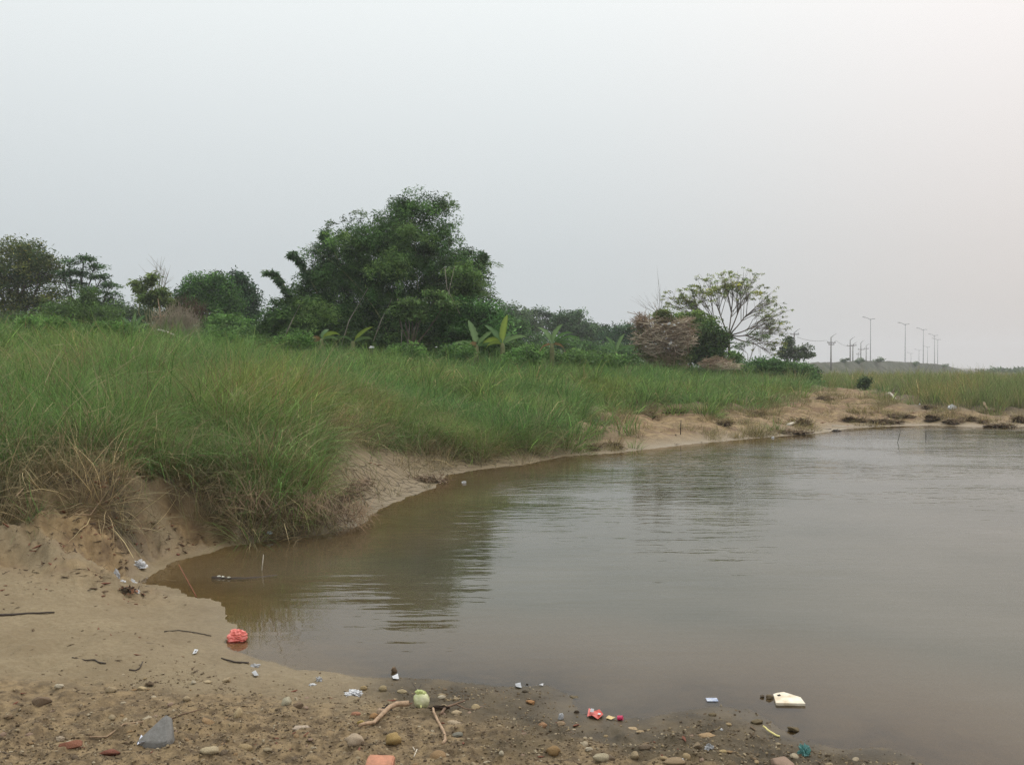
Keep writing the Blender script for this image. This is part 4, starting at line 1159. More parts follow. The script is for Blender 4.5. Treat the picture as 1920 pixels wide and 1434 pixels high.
# ------------------------------------------------------------------ dead brush, flood debris
def stick_mass(n, centre, size, ln, r, seed, m, name, parent, az_=None, el=(0, .6), boxy=False):
    rnd = random.Random(seed)
    mb = MB()
    for _ in range(n):
        while True:
            q = Vector((rnd.uniform(-1, 1), rnd.uniform(-1, 1), rnd.uniform(-1, 1)))
            if (q.length < 1 if not boxy else abs(q.x) < .8 + .2 * math.sin(q.z * 5 + seed) + .12 * rnd.random() and abs(q.z) < .78 + .22 * math.sin(q.x * 6 + seed * 2) + .12 * rnd.random()): break
        p = Vector(centre) + Vector((q.x * size[0], q.y * size[1], q.z * size[2]))
        a_ = rnd.uniform(0, math.tau) if az_ is None else az_ + rnd.gauss(0, .5)
        e_ = rnd.gauss(*el)
        d = Vector((math.cos(a_) * math.cos(e_), math.sin(a_) * math.cos(e_), math.sin(e_))) * ln * rnd.uniform(.4, 1.2)
        bend = Vector((rnd.gauss(0, .1), rnd.gauss(0, .1), rnd.gauss(-.05, .1))) * ln
        mb.tube([p - d * .5, p + bend * .5, p + d * .5], [r * rnd.uniform(.6, 1.3), r * .5], 3, cap=False)
    o = mb.build(name, m, parent, smooth=False)
    o['kind'] = 'stuff'
    return o
M_TWIG1 = simple('brown_twigs', (.29, .21, .14), .9, .5, 3)
M_TWIG2 = simple('grey_twigs', (.52, .44, .33), .9, .4, 3)
M_TWIG3 = simple('dark_twigs', (.10, .065, .04), .9, .4, 3)
Yh = 42.0
hb = at(1248, 690, Yh)
root = empty('debris_heap', hb, 'tall brown heap of tangled flood debris with white plastic caught in it', 'debris heap')
def hp(px, py, dy=0): return at(px, py, Yh + dy) - hb
kk = Yh / F_PX
stick_mass(700, hp(1262, 618), (40 * kk, .6, 22 * kk), .55, .012, 21, M_TWIG1, 'tangle', root, el=(.1, .35), boxy=True)
stick_mass(260, hp(1204, 606), (18 * kk, .4, 18 * kk), .6, .012, 22, M_TWIG1, 'tangle', root, el=(.4, .5))
stick_mass(1500, hp(1243, 645), (46 * kk, .6, 44 * kk), .5, .012, 1, M_TWIG1, 'tangle', root, el=(0, .35), boxy=True)
stick_mass(600, hp(1246, 630, -.3), (56 * kk, .6, 36 * kk), .65, .011, 2, M_TWIG2, 'pale_tangle', root, el=(0, .3), boxy=True)
stick_mass(400, hp(1245, 640, .3), (50 * kk, .5, 50 * kk), .5, .02, 3, M_TWIG3, 'dark_tangle', root, el=(0, .6))
stick_mass(300, hp(1250, 675), (46 * kk, .6, 14 * kk), .6, .008, 4, simple('dry_stalks', (.28, .25, .13), .9, .4, 3), 'dry_stalks', root, el=(.6, .6))
rnd_ = random.Random(91)
mb_ = MB()
for _ in range(90):
    a0 = rnd_.choice([(rnd_.uniform(1195, 1300), rnd_.uniform(596, 604)), (rnd_.uniform(1192, 1200), rnd_.uniform(600, 670)), (rnd_.uniform(1290, 1298), rnd_.uniform(600, 660))])
    q0 = hp(*a0, rnd_.uniform(-.5, .5))
    dd = Vector(((a0[0] - 1245) / 60 + rnd_.gauss(0, .6), rnd_.gauss(0, .4), rnd_.gauss(.35, .5))).normalized() * rnd_.uniform(.2, .6)
    mb_.tube([q0 - dd * .5, q0 + dd * .4 + Vector((rnd_.gauss(0, .03), 0, rnd_.gauss(0, .03))), q0 + dd], [.014, .005], 3)
mb_.build('protruding_twigs', M_TWIG1, root)['kind'] = 'stuff'
P = leaves([hp(1215, 650), hp(1250, 660), hp(1240, 610), hp(1275, 640)], [(.5, .5, .5)] * 4, 2500, .09, .05, ((.05, .045, .025), (.14, .12, .06)), seed=60, clump=.2)
link('dead_leaves', mesh_np('dead_leaves', *P[:2], 4, col=P[2], m=M_LEAF), root)
for i, (ps, r) in enumerate([([(1252, 690), (1225, 640), (1195, 590), (1176, 585)], .03), ([(1215, 620), (1200, 600), (1190, 592)], .02), ([(1290, 660), (1288, 630), (1282, 615)], .03), ([(1262, 690), (1268, 650), (1262, 610)], .05),
                             ([(1230, 600), (1232, 580), (1224, 566)], .015), ([(1213, 605), (1208, 590), (1212, 578)], .012), ([(1206, 640), (1290, 628)], .015), ([(1212, 655), (1260, 648), (1292, 652)], .014), ([(1284, 618), (1293, 640), (1288, 655)], .025)]):
    MB().tube([hp(a_, b_, -.4) for a_, b_ in ps], [r, r * .4], 5).build('branch', M_TWIG2 if i in (6, 7, 8) else M_TWIG1, root)
def crumple(w_, d_, h_, seed=0, sub=3, amp=.35, freq=1.6, flat_bottom=True):
    bmx = bmesh.new()
    bmesh.ops.create_icosphere(bmx, subdivisions=sub, radius=1)
    rnd = random.Random(seed); o1, o2 = rnd.uniform(0, 90), rnd.uniform(0, 90)
    co = np.array([v.co[:] for v in bmx.verts])
    n1 = perlin(co[:, 0] * freq + o1 + co[:, 2], co[:, 1] * freq + o2)
    n2 = np.abs(perlin(co[:, 0] * freq * 2.3 + o2, co[:, 2] * freq * 2.3 + co[:, 1] * 2 + o1))
    n3 = np.abs(perlin(co[:, 1] * freq * 4.3 + o2 + co[:, 0] * 3, co[:, 2] * freq * 4 + o1))
    for v, a_, b_, c_ in zip(bmx.verts, n1, n2, n3):
        s_ = 1 + amp * a_ - amp * 1.2 * b_ - amp * .6 * c_
        v.co *= s_
        if flat_bottom and v.co.z < -.25: v.co.z = -.25
        v.co.x *= w_ / 2; v.co.y *= d_ / 2; v.co.z = v.co.z * h_ / 1.25
    m_ = bpy.data.meshes.new('crumpled'); bmx.to_mesh(m_); bmx.free()
    return m_
P = leaves([hp(1225, 668), hp(1265, 672), hp(1205, 640), hp(1245, 590), hp(1285, 600)], [(.7, .4, .35), (.7, .4, .35), (.25, .4, .6), (.5, .4, .15), (.4, .4, .2)], 6000, .10, .05, ((.045, .06, .02), (.11, .115, .045)), seed=62, clump=.16)
link('creeper_leaves', mesh_np('creeper_leaves', *P[:2], 4, col=P[2], m=M_LEAF), root)
for i, (px, py, s_) in enumerate([(1255, 608, .24), (1264, 610, .2), (1242, 609, .1), (1221, 596, .14), (1249, 635, .09), (1257, 645, .26), (1211, 650, .12), (1246, 622, .1), (1225, 612, .07), (1272, 606, .1), (1230, 645, .08), (1268, 648, .08), (1262, 622, .08)]):
    o = link('plastic_scrap', crumple(s_, .08, s_ * .45, i, 2), root, M_WHITE, hp(px, py, -.75))
    o.rotation_euler = (0, random.uniform(-.7, .7), random.uniform(-1, 1))
tg = bare_tree('thin leafless stem rising above the debris heap', (1236, 612), 44, [(1235, 524), (1231, 560), (1240, 565), (1226, 575), (1245, 580), (1200, 572), (1215, 570)], .018, M_TWIG3, 6, sub=6, name='dead_sapling', cat='sapling', fork=(1236, 590))
hb2 = at(1345, 692, 41)
root = empty('debris_heap', hb2, 'low reddish brown debris heap under the dark rounded bush', 'debris heap')
stick_mass(420, (0, 0, .25), (.8, .5, .3), .4, .010, 11, M_TWIG1, 'tangle', root, el=(0, .3))
stick_mass(90, (.3, -.3, .15), (.7, .3, .2), .6, .012, 12, M_TWIG2, 'pale_tangle', root, el=(0, .2))
hb3 = at(330, 650, 34)
root = empty('dead_thicket', hb3, 'grey brown thicket of dead stems in front of the round dark tree', 'thicket')
def h3(px, py, dy=0): return at(px, py, 34 + dy) - hb3
k3 = 34 / F_PX
stick_mass(1100, h3(330, 615), (46 * k3, .5, 32 * k3), .8, .006, 13, simple('dead_stems', (.30, .26, .19), .9, .4, 3), 'dead_stems', root, el=(-.9, .5))
stick_mass(500, h3(350, 585, 1), (40 * k3, .5, 28 * k3), .6, .006, 14, M_TWIG3, 'dark_stems', root, el=(.7, .6))
for ps in ([(280, 648), (279, 618), (288, 595), (310, 592)], [(284, 648), (286, 612)], [(300, 640), (302, 600), (296, 560)]):
    MB().tube([h3(a_, b_, -.3) for a_, b_ in ps], [.02, .012], 5).build('stem', M_DRYWOOD, root)
bp = at(335, 640, 30)
o = MB().tube([at(a_, b_, 30) - bp for a_, b_ in [(296, 618), (312, 622), (335, 632), (358, 644), (378, 660)]], [.035, .03, .03, .025, .02], 6).build('fallen_trunk', M_BLEACH, None, bp)
tag(o, 'bleached white fallen trunk slanting across the grass in front of the dead thicket', 'fallen trunk')
# scraps of white plastic lying in the grass at the foot of the bamboo
for i, (px, py, s_, lb) in enumerate([(697, 652, .22, 'white plastic strip on the ridge, leftmost scrap below the bamboo'), (756, 655, .2, 'pale green plastic scrap in the grass below the bamboo'), (818, 651, .1, 'white scrap on the ridge left of the first banana plant'),
                                      (841, 650, .1, 'white scrap on the ridge, nearest on the left to the banana plants'), (773, 655, .09, 'small yellowish scrap on the ridge right of the green plastic'), (458, 648, .1, 'tiny white scrap in the grass below the bright bush')]):
    o = link('plastic_scrap', crumple(s_, .1, s_ * .4, 30 + i, 2), None, M_WHITE if i != 1 else simple('green_plastic', (.35, .55, .42), .4), at(px, py, 33))
    tag(o, lb, 'plastic scrap')

# ------------------------------------------------------------------ lamp posts and utility poles
M_POLE = simple('galvanised_steel', (.30, .30, .31), .6, .2, 3)
M_CONC = simple('concrete_pole', (.26, .25, .24), .85, .2, 3)
def lamp(px, ytop, ybase, Y, label):
    b_ = at(px, ybase, Y); h_ = (ybase - ytop) / F_PX * Y
    root = empty('lamp_post', b_, label, 'lamp post', 'lamp posts along the embankment')
    MB().tube([(0, 0, -1.5), (0, 0, h_ * .3), (0, 0, h_)], [.10, .085, .055], 8).build('pole', M_POLE, root)
    a1 = MB().tube([(0, 0, h_ - .35), (-.6, 0, h_ + .05), (-1.15, 0, h_ + .22)], [.06, .045], 5).build('arm', M_POLE, root)
    MB().box((-1.4, 0, h_ + .24), (.6, .22, .10), Matrix.Rotation(.2, 3, 'Y')).build('lamp_head', M_POLE, root, smooth=False)
    MB().tube([(0, 0, h_ - .35), (.3, 0, h_ - .1), (.5, 0, h_ - .1)], [.05, .04], 5).build('arm', M_POLE, root)
    MB().box((.68, 0, h_ - .1), (.42, .2, .10)).build('lamp_head', M_POLE, root, smooth=False)
for a_ in [(1632, 597, 679, 198, 'tallest lamp post, leftmost of those on the embankment'), (1697, 607, 681, 215, 'second tallest lamp post, standing alone on the embankment'), (1731, 617, 683, 232, 'third lamp post from the left on the embankment'),
           (1752, 628, 685, 252, 'fourth lamp post, with another close on its right'), (1758, 636, 685, 275, 'rightmost and shortest of the near lamp posts'), (1739, 650, 684, 330, 'faint distant lamp post between the third and fourth near ones'),
           (1723, 656, 683, 350, 'faint distant lamp post left of the third near one'), (1708, 662, 682, 370, 'faintest lamp post, right of the second tallest')]:
    lamp(*a_)
def upole(px, ytop, ybase, Y, arms, label, tilt=None):
    b_ = at(px, ybase, Y); h_ = (ybase - ytop) / F_PX * Y
    root = empty('utility_pole', b_, label, 'utility pole', 'utility poles beyond the trees')
    MB().tube([(0, 0, -1.5), (0, 0, h_)], [.15, .10], 8).build('pole', M_CONC, root)
    for (f, wd) in arms:
        MB().box((0, -.18, h_ * f), (wd, .12, .14)).build('crossarm', M_CONC, root, smooth=False)
        for s_ in (-.42, 0, .42):
            MB().tube([(s_ * wd, -.18, h_ * f + .07), (s_ * wd, -.18, h_ * f + .3)], [.06, .04], 6).build('insulator', M_POLE, root)
    MB().tube([(0, 0, h_ - .1), (.5, 0, h_ + .35), (.95, 0, h_ + .6)], [.06, .03], 4).build('arm', M_POLE, root)
for a_ in [(1489, 623, 680, 150, [(.93, 1.4)], 'utility pole rising behind the small pointed tree'), (1558, 632, 679, 165, [(.78, 1.5), (.70, 1.0)], 'nearest utility pole with two crossarms and a sagging wire'),
           (1594, 637, 678, 190, [(.72, 1.5)], 'utility pole left of the short T shaped one'), (1599, 646, 678, 200, [(.95, 1.4)], 'short T shaped utility pole in the group of poles'),
           (1614, 642, 677, 230, [(.62, 1.6)], 'utility pole with a low crossarm left of the tallest lamp post'), (1624, 648, 677, 260, [(.8, 1.2)], 'faint utility pole just left of the tallest lamp post'), (1609, 661, 677, 300, [(.8, 1.4)], 'shortest distant utility pole')]:
    upole(*a_)
def wire(p0, p1, sag, label, r=.035):
    pts = []
    for i in range(13):
        t = i / 12
        q = p0.lerp(p1, t); q.z -= sag * 4 * t * (1 - t)
        pts.append(q)
    c = (p0 + p1) / 2
    o = MB().tube([q - c for q in pts], r, 4).build('wire', M_POLE, None, c)
    tag(o, label, 'wire')
wire(at(1495, 632, 150), at(1550, 638, 165), .35, 'wire sagging from the pole behind the pointed tree to the nearest utility pole')
wire(at(1567, 638, 165), at(1592, 648, 190), .3, 'wire running on from the nearest utility pole to the next', .03)
# ------------------------------------------------------------------ stones
def stone_mesh(kind, seed):
    rnd = random.Random(seed)
    bmx = bmesh.new()
    if kind == 'round':
        bmesh.ops.create_icosphere(bmx, subdivisions=3, radius=1)
        o1 = rnd.uniform(0, 99)
        co = np.array([v.co[:] for v in bmx.verts])
        n_ = perlin(co[:, 0] * 1.1 + o1, co[:, 1] * 1.1 + co[:, 2]) * .22 + perlin(co[:, 2] * 2.5 + o1, co[:, 0] * 2.5 + co[:, 1]) * .07
        for v, k in zip(bmx.verts, n_): v.co *= 1 + k
    else:
        pts = [Vector((rnd.gauss(0, 1), rnd.gauss(0, 1), rnd.gauss(0, 1))).normalized() * rnd.uniform(.8, 1.1) for _ in range(13)]
        vs = [bmx.verts.new(p) for p in pts]
        r_ = bmesh.ops.convex_hull(bmx, input=vs)
        bmesh.ops.delete(bmx, geom=list({g_ for g_ in r_['geom_interior'] if isinstance(g_, bmesh.types.BMVert)}), context='VERTS')
        bmesh.ops.bevel(bmx, geom=bmx.edges[:], offset=.09, segments=2, affect='EDGES', profile=.6)
        bmesh.ops.triangulate(bmx, faces=bmx.faces[:])
    m_ = bpy.data.meshes.new('stone'); bmx.to_mesh(m_); bmx.free()
    m_.polygons.foreach_set('use_smooth', [True] * len(m_.polygons))
    return m_
STONE_M = {}
def stone_mat(c, nm='stone', bump=.004, rough=.8):
    if (c, nm) not in STONE_M:
        STONE_M[(c, nm)] = simple(nm, c, rough, .38, 30, bump, .25)
    return STONE_M[(c, nm)]
TAN, PALE, BRN, RED, OCH, GRY, DRK = (.36, .28, .17), (.46, .40, .29), (.19, .135, .085), (.26, .11, .065), (.36, .25, .10), (.25, .25, .24), (.085, .068, .045)
def stone(px, py, wpx, hpx, c, kind, label, seed, rz=None, ry=0., deep=.5, water=False, sink=.25, name='stone'):
    x, y, z, k = place(px, py + hpx * .3, water)
    W_, H_ = wpx * k, hpx * k
    m_ = stone_mesh(kind, seed)
    rnd = random.Random(seed)
    o = link(name, m_, None, stone_mat(c), (x, y, z + H_ * (.5 - sink)))
    o.scale = (W_ / 2, max(W_ * deep, H_ * .9) / 2 * 1.3, H_ / 2 * 1.05)
    o.rotation_euler = (0, ry, rnd.uniform(-.35, .35) if rz is None else rz)
    tag(o, label, 'stone')
    return o
stone(77, 1318, 38, 22, BRN, 'sharp', 'dark reddish brown flat stone on the smooth sand at the left', 101)
stone(425, 1275, 17, 15, TAN, 'sharp', 'small tan angular stone near the shore below the pink bag', 102)
stone(537, 1322, 17, 21, (.40, .36, .25), 'round', 'upright egg shaped pale stone leaning on a flat brown stone', 103, ry=.5)
stone(558, 1327, 26, 13, BRN, 'sharp', 'flat brown stone behind the egg shaped one', 104)
stone(665, 1393, 33, 23, (.42, .33, .23), 'round', 'largest rounded tan cobble, above left of the brick', 105)
stone(737, 1385, 28, 24, OCH, 'round', 'yellowish brown cobble above the right corner of the brick', 106)
stone(447, 1342, 12, 20, (.45, .35, .2), 'round', 'upright oblong orange tan pebble left of the egg shaped stone', 107)
stone(565, 1366, 32, 8, (.46, .37, .28), 'round', 'long flat pinkish pebble lying below the egg shaped stone', 108, rz=.1)
stone(393, 1411, 31, 14, (.46, .38, .24), 'round', 'flat oval pebble right of the grey rock at the bottom', 109, rz=.2)
stone(892, 1322, 22, 13, (.45, .35, .2), 'sharp', 'wedge shaped tan stone right of the forked twig', 110)
stone(940, 1421, 9, 10, PALE, 'round', 'small whitish pebble near the bottom right of centre', 111)
stone(996, 1316, 26, 9, (.36, .19, .08), 'sharp', 'flat orange brown stone between twig and plastic cup', 112, rz=-.4)
stone(1037, 1408, 27, 17, (.28, .18, .08), 'round', 'brown half buried cobble right of the whitish pebble', 113)
stone(1127, 1423, 30, 15, (.42, .36, .24), 'round', 'large oval tan cobble at the bottom edge', 114)
stone(1190, 1414, 14, 16, TAN, 'round', 'upright tan pebble right of the bottom oval cobble', 115)
stone(1307, 1391, 32, 20, (.25, .19, .12), 'sharp', 'brown rounded stone with clear plastic beside it', 116)
stone(1355, 1408, 14, 8, (.45, .34, .17), 'round', 'small yellow brown pebble right of the clear plastic', 117)
stone(1325, 1376, 30, 8, (.38, .26, .14), 'round', 'long flat brown pebble above the clear plastic', 118)
stone(1104, 1423 - 14, 16, 8, PALE, 'round', 'small pale pebble above the bottom oval cobble', 119)
stone(739, 1255, 15, 13, BRN, 'sharp', 'brown stone standing alone in the shallow water above the white card', 120, water=True)
stone(1488, 1364, 27, 14, (.17, .13, .07), 'sharp', 'dark stone in the water right of the yellow stem', 121, water=True)
stone(1075, 1305, 26, 9, (.16, .125, .07), 'sharp', 'flat wet stone at the waterline, upper of two', 122, rz=-.6)
stone(1080, 1333, 13, 8, (.07, .05, .03), 'sharp', 'small dark wet stone at the waterline, lower of two', 123)
stone(1443, 1306, 13, 9, (.16, .12, .07), 'round', 'dark pebble in the water touching the white board', 124, water=True)
stone(1429, 1305, 8, 6, (.12, .09, .06), 'round', 'tiny dark pebble in the water left of the white board', 125, water=True)
stone(985, 1297, 18, 6, DRK, 'sharp', 'dark flat wet stone beside the white scrap on the shore', 126)
stone(987, 1283, 11, 6, DRK, 'sharp', 'small dark stone at the waterline above the shore scrap', 127)
stone(1420, 1352, 24, 8, (.15, .115, .06), 'round', 'low wet stone above the left end of the yellow stem', 128)
stone(1336, 1340, 15, 6, (.17, .13, .07), 'round', 'low wet stone on the tip of the gravel spit', 129)
stone(666, 1282, 14, 9, TAN, 'round', 'tan pebble just above the white oval plastic', 130) if False else None
stone(682, 1289, 14, 8, (.38, .28, .14), 'round', 'tan pebble just right above the oval white plastic', 131)
stone(718, 1291, 15, 11, (.34, .27, .15), 'round', 'pebble between the oval plastic and the green fruit', 132)
stone(754, 1297, 18, 8, (.42, .34, .2), 'round', 'low tan pebble left of the green fruit', 133)
stone(828, 1300, 15, 9, TAN, 'round', 'upper of two stacked pebbles right of the green fruit', 134)
stone(828, 1308, 16, 8, PALE, 'round', 'lower of two stacked pebbles right of the green fruit', 135)
stone(832, 1319, 14, 9, TAN, 'round', 'tan pebble touching the dark husk', 136)
stone(855, 1307, 11, 8, TAN, 'round', 'small pebble above the fork of the twig', 137)
stone(856, 1331, 21, 8, (.46, .36, .22), 'round', 'flat orange tan pebble under the forked twig', 138)
stone(851, 1350, 28, 9, (.42, .33, .22), 'round', 'long tan pebble right of the curved branch', 139)
stone(858, 1368, 24, 9, (.20, .19, .15), 'round', 'grey olive pebble right of the curved branch end', 140)
stone(667, 1337, 18, 9, (.40, .20, .12), 'round', 'pinkish brown pebble left of the black rag', 141)
stone(676, 1354, 17, 11, (.40, .30, .10), 'sharp', 'yellow stone at the lower end of the thick branch', 142)
stone(702, 1345, 18, 12, (.38, .22, .10), 'round', 'orange pebble on the left of the thick branch', 143)
stone(715, 1338, 18, 12, (.42, .30, .2), 'round', 'tan pebble between black rag and thick branch', 144)
stone(208, 1295, 18, 11, TAN, 'round', 'rounded tan pebble, larger of the pair on the left sand', 145)
stone(111, 1291, 18, 8, PALE, 'round', 'pale pebble with a twig beneath it on the left sand', 146)
stone(113, 1379, 14, 10, (.42, .34, .24), 'round', 'tan pebble above the reddish tile shard', 147)
stone(350, 1318, 14, 9, TAN, 'round', 'tan pebble on the sand above the grey rock', 148)
stone(265, 1288, 22, 8, (.45, .35, .2), 'sharp', 'flat yellowish stone right of the left pebble pair', 149)
stone(281, 1284, 18, 9, (.14, .10, .06), 'sharp', 'dark brown clod-like stone beside the flat yellowish stone', 150)
stone(363, 1282, 9, 8, PALE, 'round', 'small white pebble left of the small tan angular stone', 151)
stone(388, 1276, 17, 7, (.45, .36, .22), 'round', 'pale elongated pebble left of the small tan angular stone', 152)
stone(1045, 1370, 13, 8, (.5, .4, .27), 'sharp', 'pale angular pebble below the plastic cup', 153)
stone(1052, 1358, 17, 8, (.36, .26, .16), 'round', 'brownish pebble below the plastic cup', 154)
stone(1017, 1358, 16, 10, (.38, .22, .12), 'round', 'reddish pebble left below the plastic cup', 155)
stone(1188, 1364, 24, 7, (.46, .34, .2), 'sharp', 'long flat tan stone at the shore below the red bottle cap', 156)
stone(1201, 1371, 20, 6, (.38, .28, .16), 'sharp', 'flat stone touching the long flat tan stone', 157)
stone(1210, 1405, 26, 12, (.2, .15, .1), 'round', 'dark brown buried cobble right of the bottom oval cobble', 158)
stone(1265, 1430, 40, 12, (.3, .22, .13), 'round', 'wide low cobble at the bottom edge right of centre', 159)
stone(135, 1395, 45, 16, RED, 'sharp', 'reddish tile shard lying flat near the bottom left', 160, rz=.35, deep=.35)
stone(207, 1407, 42, 15, (.22, .085, .055), 'sharp', 'darker reddish tile shard to the right of the other', 161, rz=.3, deep=.35)
# grey wedge shaped rock
def wedge():
    x, y, z, k = place(292, 1392)
    w_, h_ = 60 * k, 50 * k
    bmx = bmesh.new()
    P_ = [(-.48, -.3, .28), (-.2, .25, .52), (.16, .5, .98), (.36, .45, .86), (.5, -.1, .30), (.42, -.32, .28), (-.48, -.3, .22), (-.20, -.36, .02), (.0, -.36, -.1), (.46, -.34, -.1), (.5, .3, -.1), (-.2, .35, -.1), (-.44, .1, .1)]
    vs = [bmx.verts.new((a_ * w_, b_ * w_ * .8, c_ * h_)) for a_, b_, c_ in P_]
    bmesh.ops.convex_hull(bmx, input=vs)
    bmesh.ops.bevel(bmx, geom=bmx.edges[:], offset=.0025, segments=2, affect='EDGES')
    m_ = bpy.data.meshes.new('rock'); bmx.to_mesh(m_); bmx.free()
    o = link('rock', m_, None, simple('slate', (.20, .195, .185), .75, .25, 60, .002, .3, col2=(.12, .115, .10)), (x, y, z - .005))
    tag(o, 'pointed grey wedge shaped rock at the bottom left with paper under its edge', 'rock')
wedge()
# brick
x, y, z, k = place(717, 1432)
bw = 49 * k
bmx = bmesh.new(); bmesh.ops.create_cube(bmx, size=1)
for v in bmx.verts:
    v.co.x *= bw; v.co.y *= .2; v.co.z *= .06
bmesh.ops.bevel(bmx, geom=bmx.edges[:], offset=.005, segments=3, affect='EDGES')
bmesh.ops.subdivide_edges(bmx, edges=[e_ for e_ in bmx.edges if e_.calc_length() > .03], cuts=5, use_grid_fill=True)
for v in bmx.verts:
    v.co += Vector((float(perlin(v.co.y * 40, v.co.z * 40)), float(perlin(v.co.x * 40, v.co.z * 40 + 9)), float(perlin(v.co.x * 30, v.co.y * 30)))) * .0016
m_ = bpy.data.meshes.new('brick'); bmx.to_mesh(m_); bmx.free()
o = link('brick', m_, None, simple('fired_clay', (.50, .235, .15), .9, .25, 22, .004, .1, col2=(.26, .14, .09)), (x, y - .125, z + .006))
o.rotation_euler = (R(4), R(1), R(-1))
tag(o, 'orange red brick half buried in the pebbles at the bottom edge', 'brick')

# green fruit
x, y, z, k = place(790, 1324)
root = empty('green_fruit', (x, y, z), 'pale green and cream coloured round fruit lying among the pebbles', 'fruit')
fm = crumple(33 * k, 31 * k, 20 * k, 5, 4, .10, 1.0, False)
fm.polygons.foreach_set('use_smooth', [True] * len(fm.polygons))
link('flesh', fm, root, simple('fruit_skin', (.60, .58, .40), .5, .2, 18, .002, .4, col2=(.36, .40, .16)), (0, 0, 15 * k))
o = link('peel', crumple(22 * k, 18 * k, 8 * k, 6, 3, .3), root, simple('fruit_peel', (.40, .45, .17), .5), (-.004, 0, 29 * k))
o.rotation_euler = (.1, .25, 0)
MB().tube([(.002, -16 * k, 12 * k), (.003, -18 * k, 6 * k), (.001, -18 * k, 1 * k)], [.004, .003], 5).build('sprout', simple('sprout', (.6, .6, .25)), root)

# ---- plastic and paper litter
def lit(name, label, cat, px, py, wpx, hpx, m, seed, water=False, rz=0., sub=3, amp=.4, freq=2.0, dz=0.0, depth=None, flat=True):
    x, y, z, k = place(px, py, water)
    o = link(name, crumple(wpx * k, (depth or wpx * .7) * k, hpx * k, seed, sub, amp, freq, flat), None, m, (x, y, z + hpx * k * .18 + dz))
    o.rotation_euler = (0, 0, rz)
    return tag(o, label, cat)
M_PINK = simple('pink_plastic', (.85, .30, .25), .4, .3, 25, .004, .5, col2=(.80, .17, .14), trans=.25)
bagp = lit('plastic_bag', 'knotted salmon pink plastic bag sitting in the water at the shore', 'plastic bag', 445, 1199, 40, 21, M_PINK, 3, True, sub=4, amp=.20, freq=1.6, depth=34)
lit('plastic_bag', 'translucent white bag lying on the sand by the tip of the inlet', 'plastic bag', 262, 1064, 33, 13, M_WHITE, 12, amp=.6, sub=4)
lit('plastic_bag', 'greyish white bag standing in a point left of the crumpled paper', 'plastic bag', 217, 1088, 16, 17, M_GREYP, 13, amp=.5)
lit('plastic_bag', 'low trailing end of white film between the two pale scraps', 'plastic bag', 229, 1091, 16, 5, M_WHITE, 14)
lit('crumpled_paper', 'crumpled bright white paper right of the pointed bag', 'paper', 245, 1091, 25, 14, M_WHITE, 15, amp=.55, sub=4)
lit('paper_scrap', 'small white scrap at the right end of the dark leaf heap', 'paper', 257, 1122, 12, 7, M_WHITE, 16)
lit('plastic_film', 'dull translucent film stranded on the mud right of the dark stick', 'plastic film', 477, 1250, 20, 6, M_GREYP, 17, amp=.5)
lit('plastic_film', 'long twisted piece of clear film on the shore', 'plastic film', 598, 1278, 14, 9, M_GREYP, 18, amp=.6)
lit('plastic_film', 'thin tail of white film left of the twisted clear piece', 'plastic film', 586, 1285, 16, 4, M_WHITE, 19)
lit('plastic_film', 'white and clear crinkled film with dark creases, oval, above the pebbles', 'plastic film', 664, 1303, 39, 10, M_WHITE, 20, amp=.5, sub=4)
lit('plastic_film', 'clear crumpled plastic beside the brown stone at the right', 'plastic film', 1331, 1397, 22, 11, M_GREYP, 21, amp=.6)
lit('black_rag', 'small black crumpled rag between pebbles above the thick branch', 'rag', 725, 1332, 24, 9, simple('black_cloth', (.012, .012, .013), .8), 22, amp=.6)
lit('coir_husk', 'dark fibrous husk lying right beside the green fruit', 'husk', 822, 1331, 36, 9, simple('husk', (.035, .022, .014), .95, .5, 60, .006), 23, amp=.5, depth=16)
lit('plastic_cup', 'grey white broken plastic cup upright on the wet mud', 'plastic cup', 1052, 1346, 11, 13, M_GREYP, 24, amp=.25, freq=1.2)
lit('teal_bag', 'crumpled teal green plastic bag at the waterline, bottom right', 'plastic bag', 1508, 1413, 23, 20, simple('teal_plastic', (.07, .25, .22), .35, .5, 60, .004, .5, col2=(.16, .34, .33)), 25, amp=.7, sub=4, freq=2.6)
lit('paper_scrap', 'tiny white fleck at the bottom edge right of the wide low cobble', 'paper', 1279, 1430, 7, 5, M_WHITE, 26)
lit('paper_scrap', 'tiny white pebble-like scrap above the clear plastic', 'paper', 1353, 1370, 7, 3, M_WHITE, 27)
lit('foam_scrap', 'white foam scrap on the far sandbank left of the reed grass edge', 'foam', 1784, 772, 14, 9, M_WHITE, 28)
lit('foam_scrap', 'low white foam scrap on the far sandbank closest to the water', 'foam', 1779, 783, 9, 4, M_WHITE, 29)
lit('foam_scrap', 'tiny white fleck on the green patch of the far sandbank', 'foam', 1724, 757, 4, 3, M_WHITE, 30)
lit('foam_scrap', 'white fleck floating near the middle of the grassy shore', 'foam', 870, 905, 10, 4, M_WHITE, 31, True)
lit('foam_scrap', 'white fleck at the waterline under the dark sods', 'foam', 1449, 821, 6, 3, M_WHITE, 32, True)
lit('blue_scrap', 'bluish white scrap tucked under the drooping grass by the inlet', 'plastic scrap', 506, 1008, 12, 6, simple('pale_blue', (.45, .55, .66), .4), 33)
lit('floating_scrap', 'dark floating scrap on the water by the far sandbank', 'scrap', 1568, 808, 17, 3, M_DARKWOOD, 34, True)

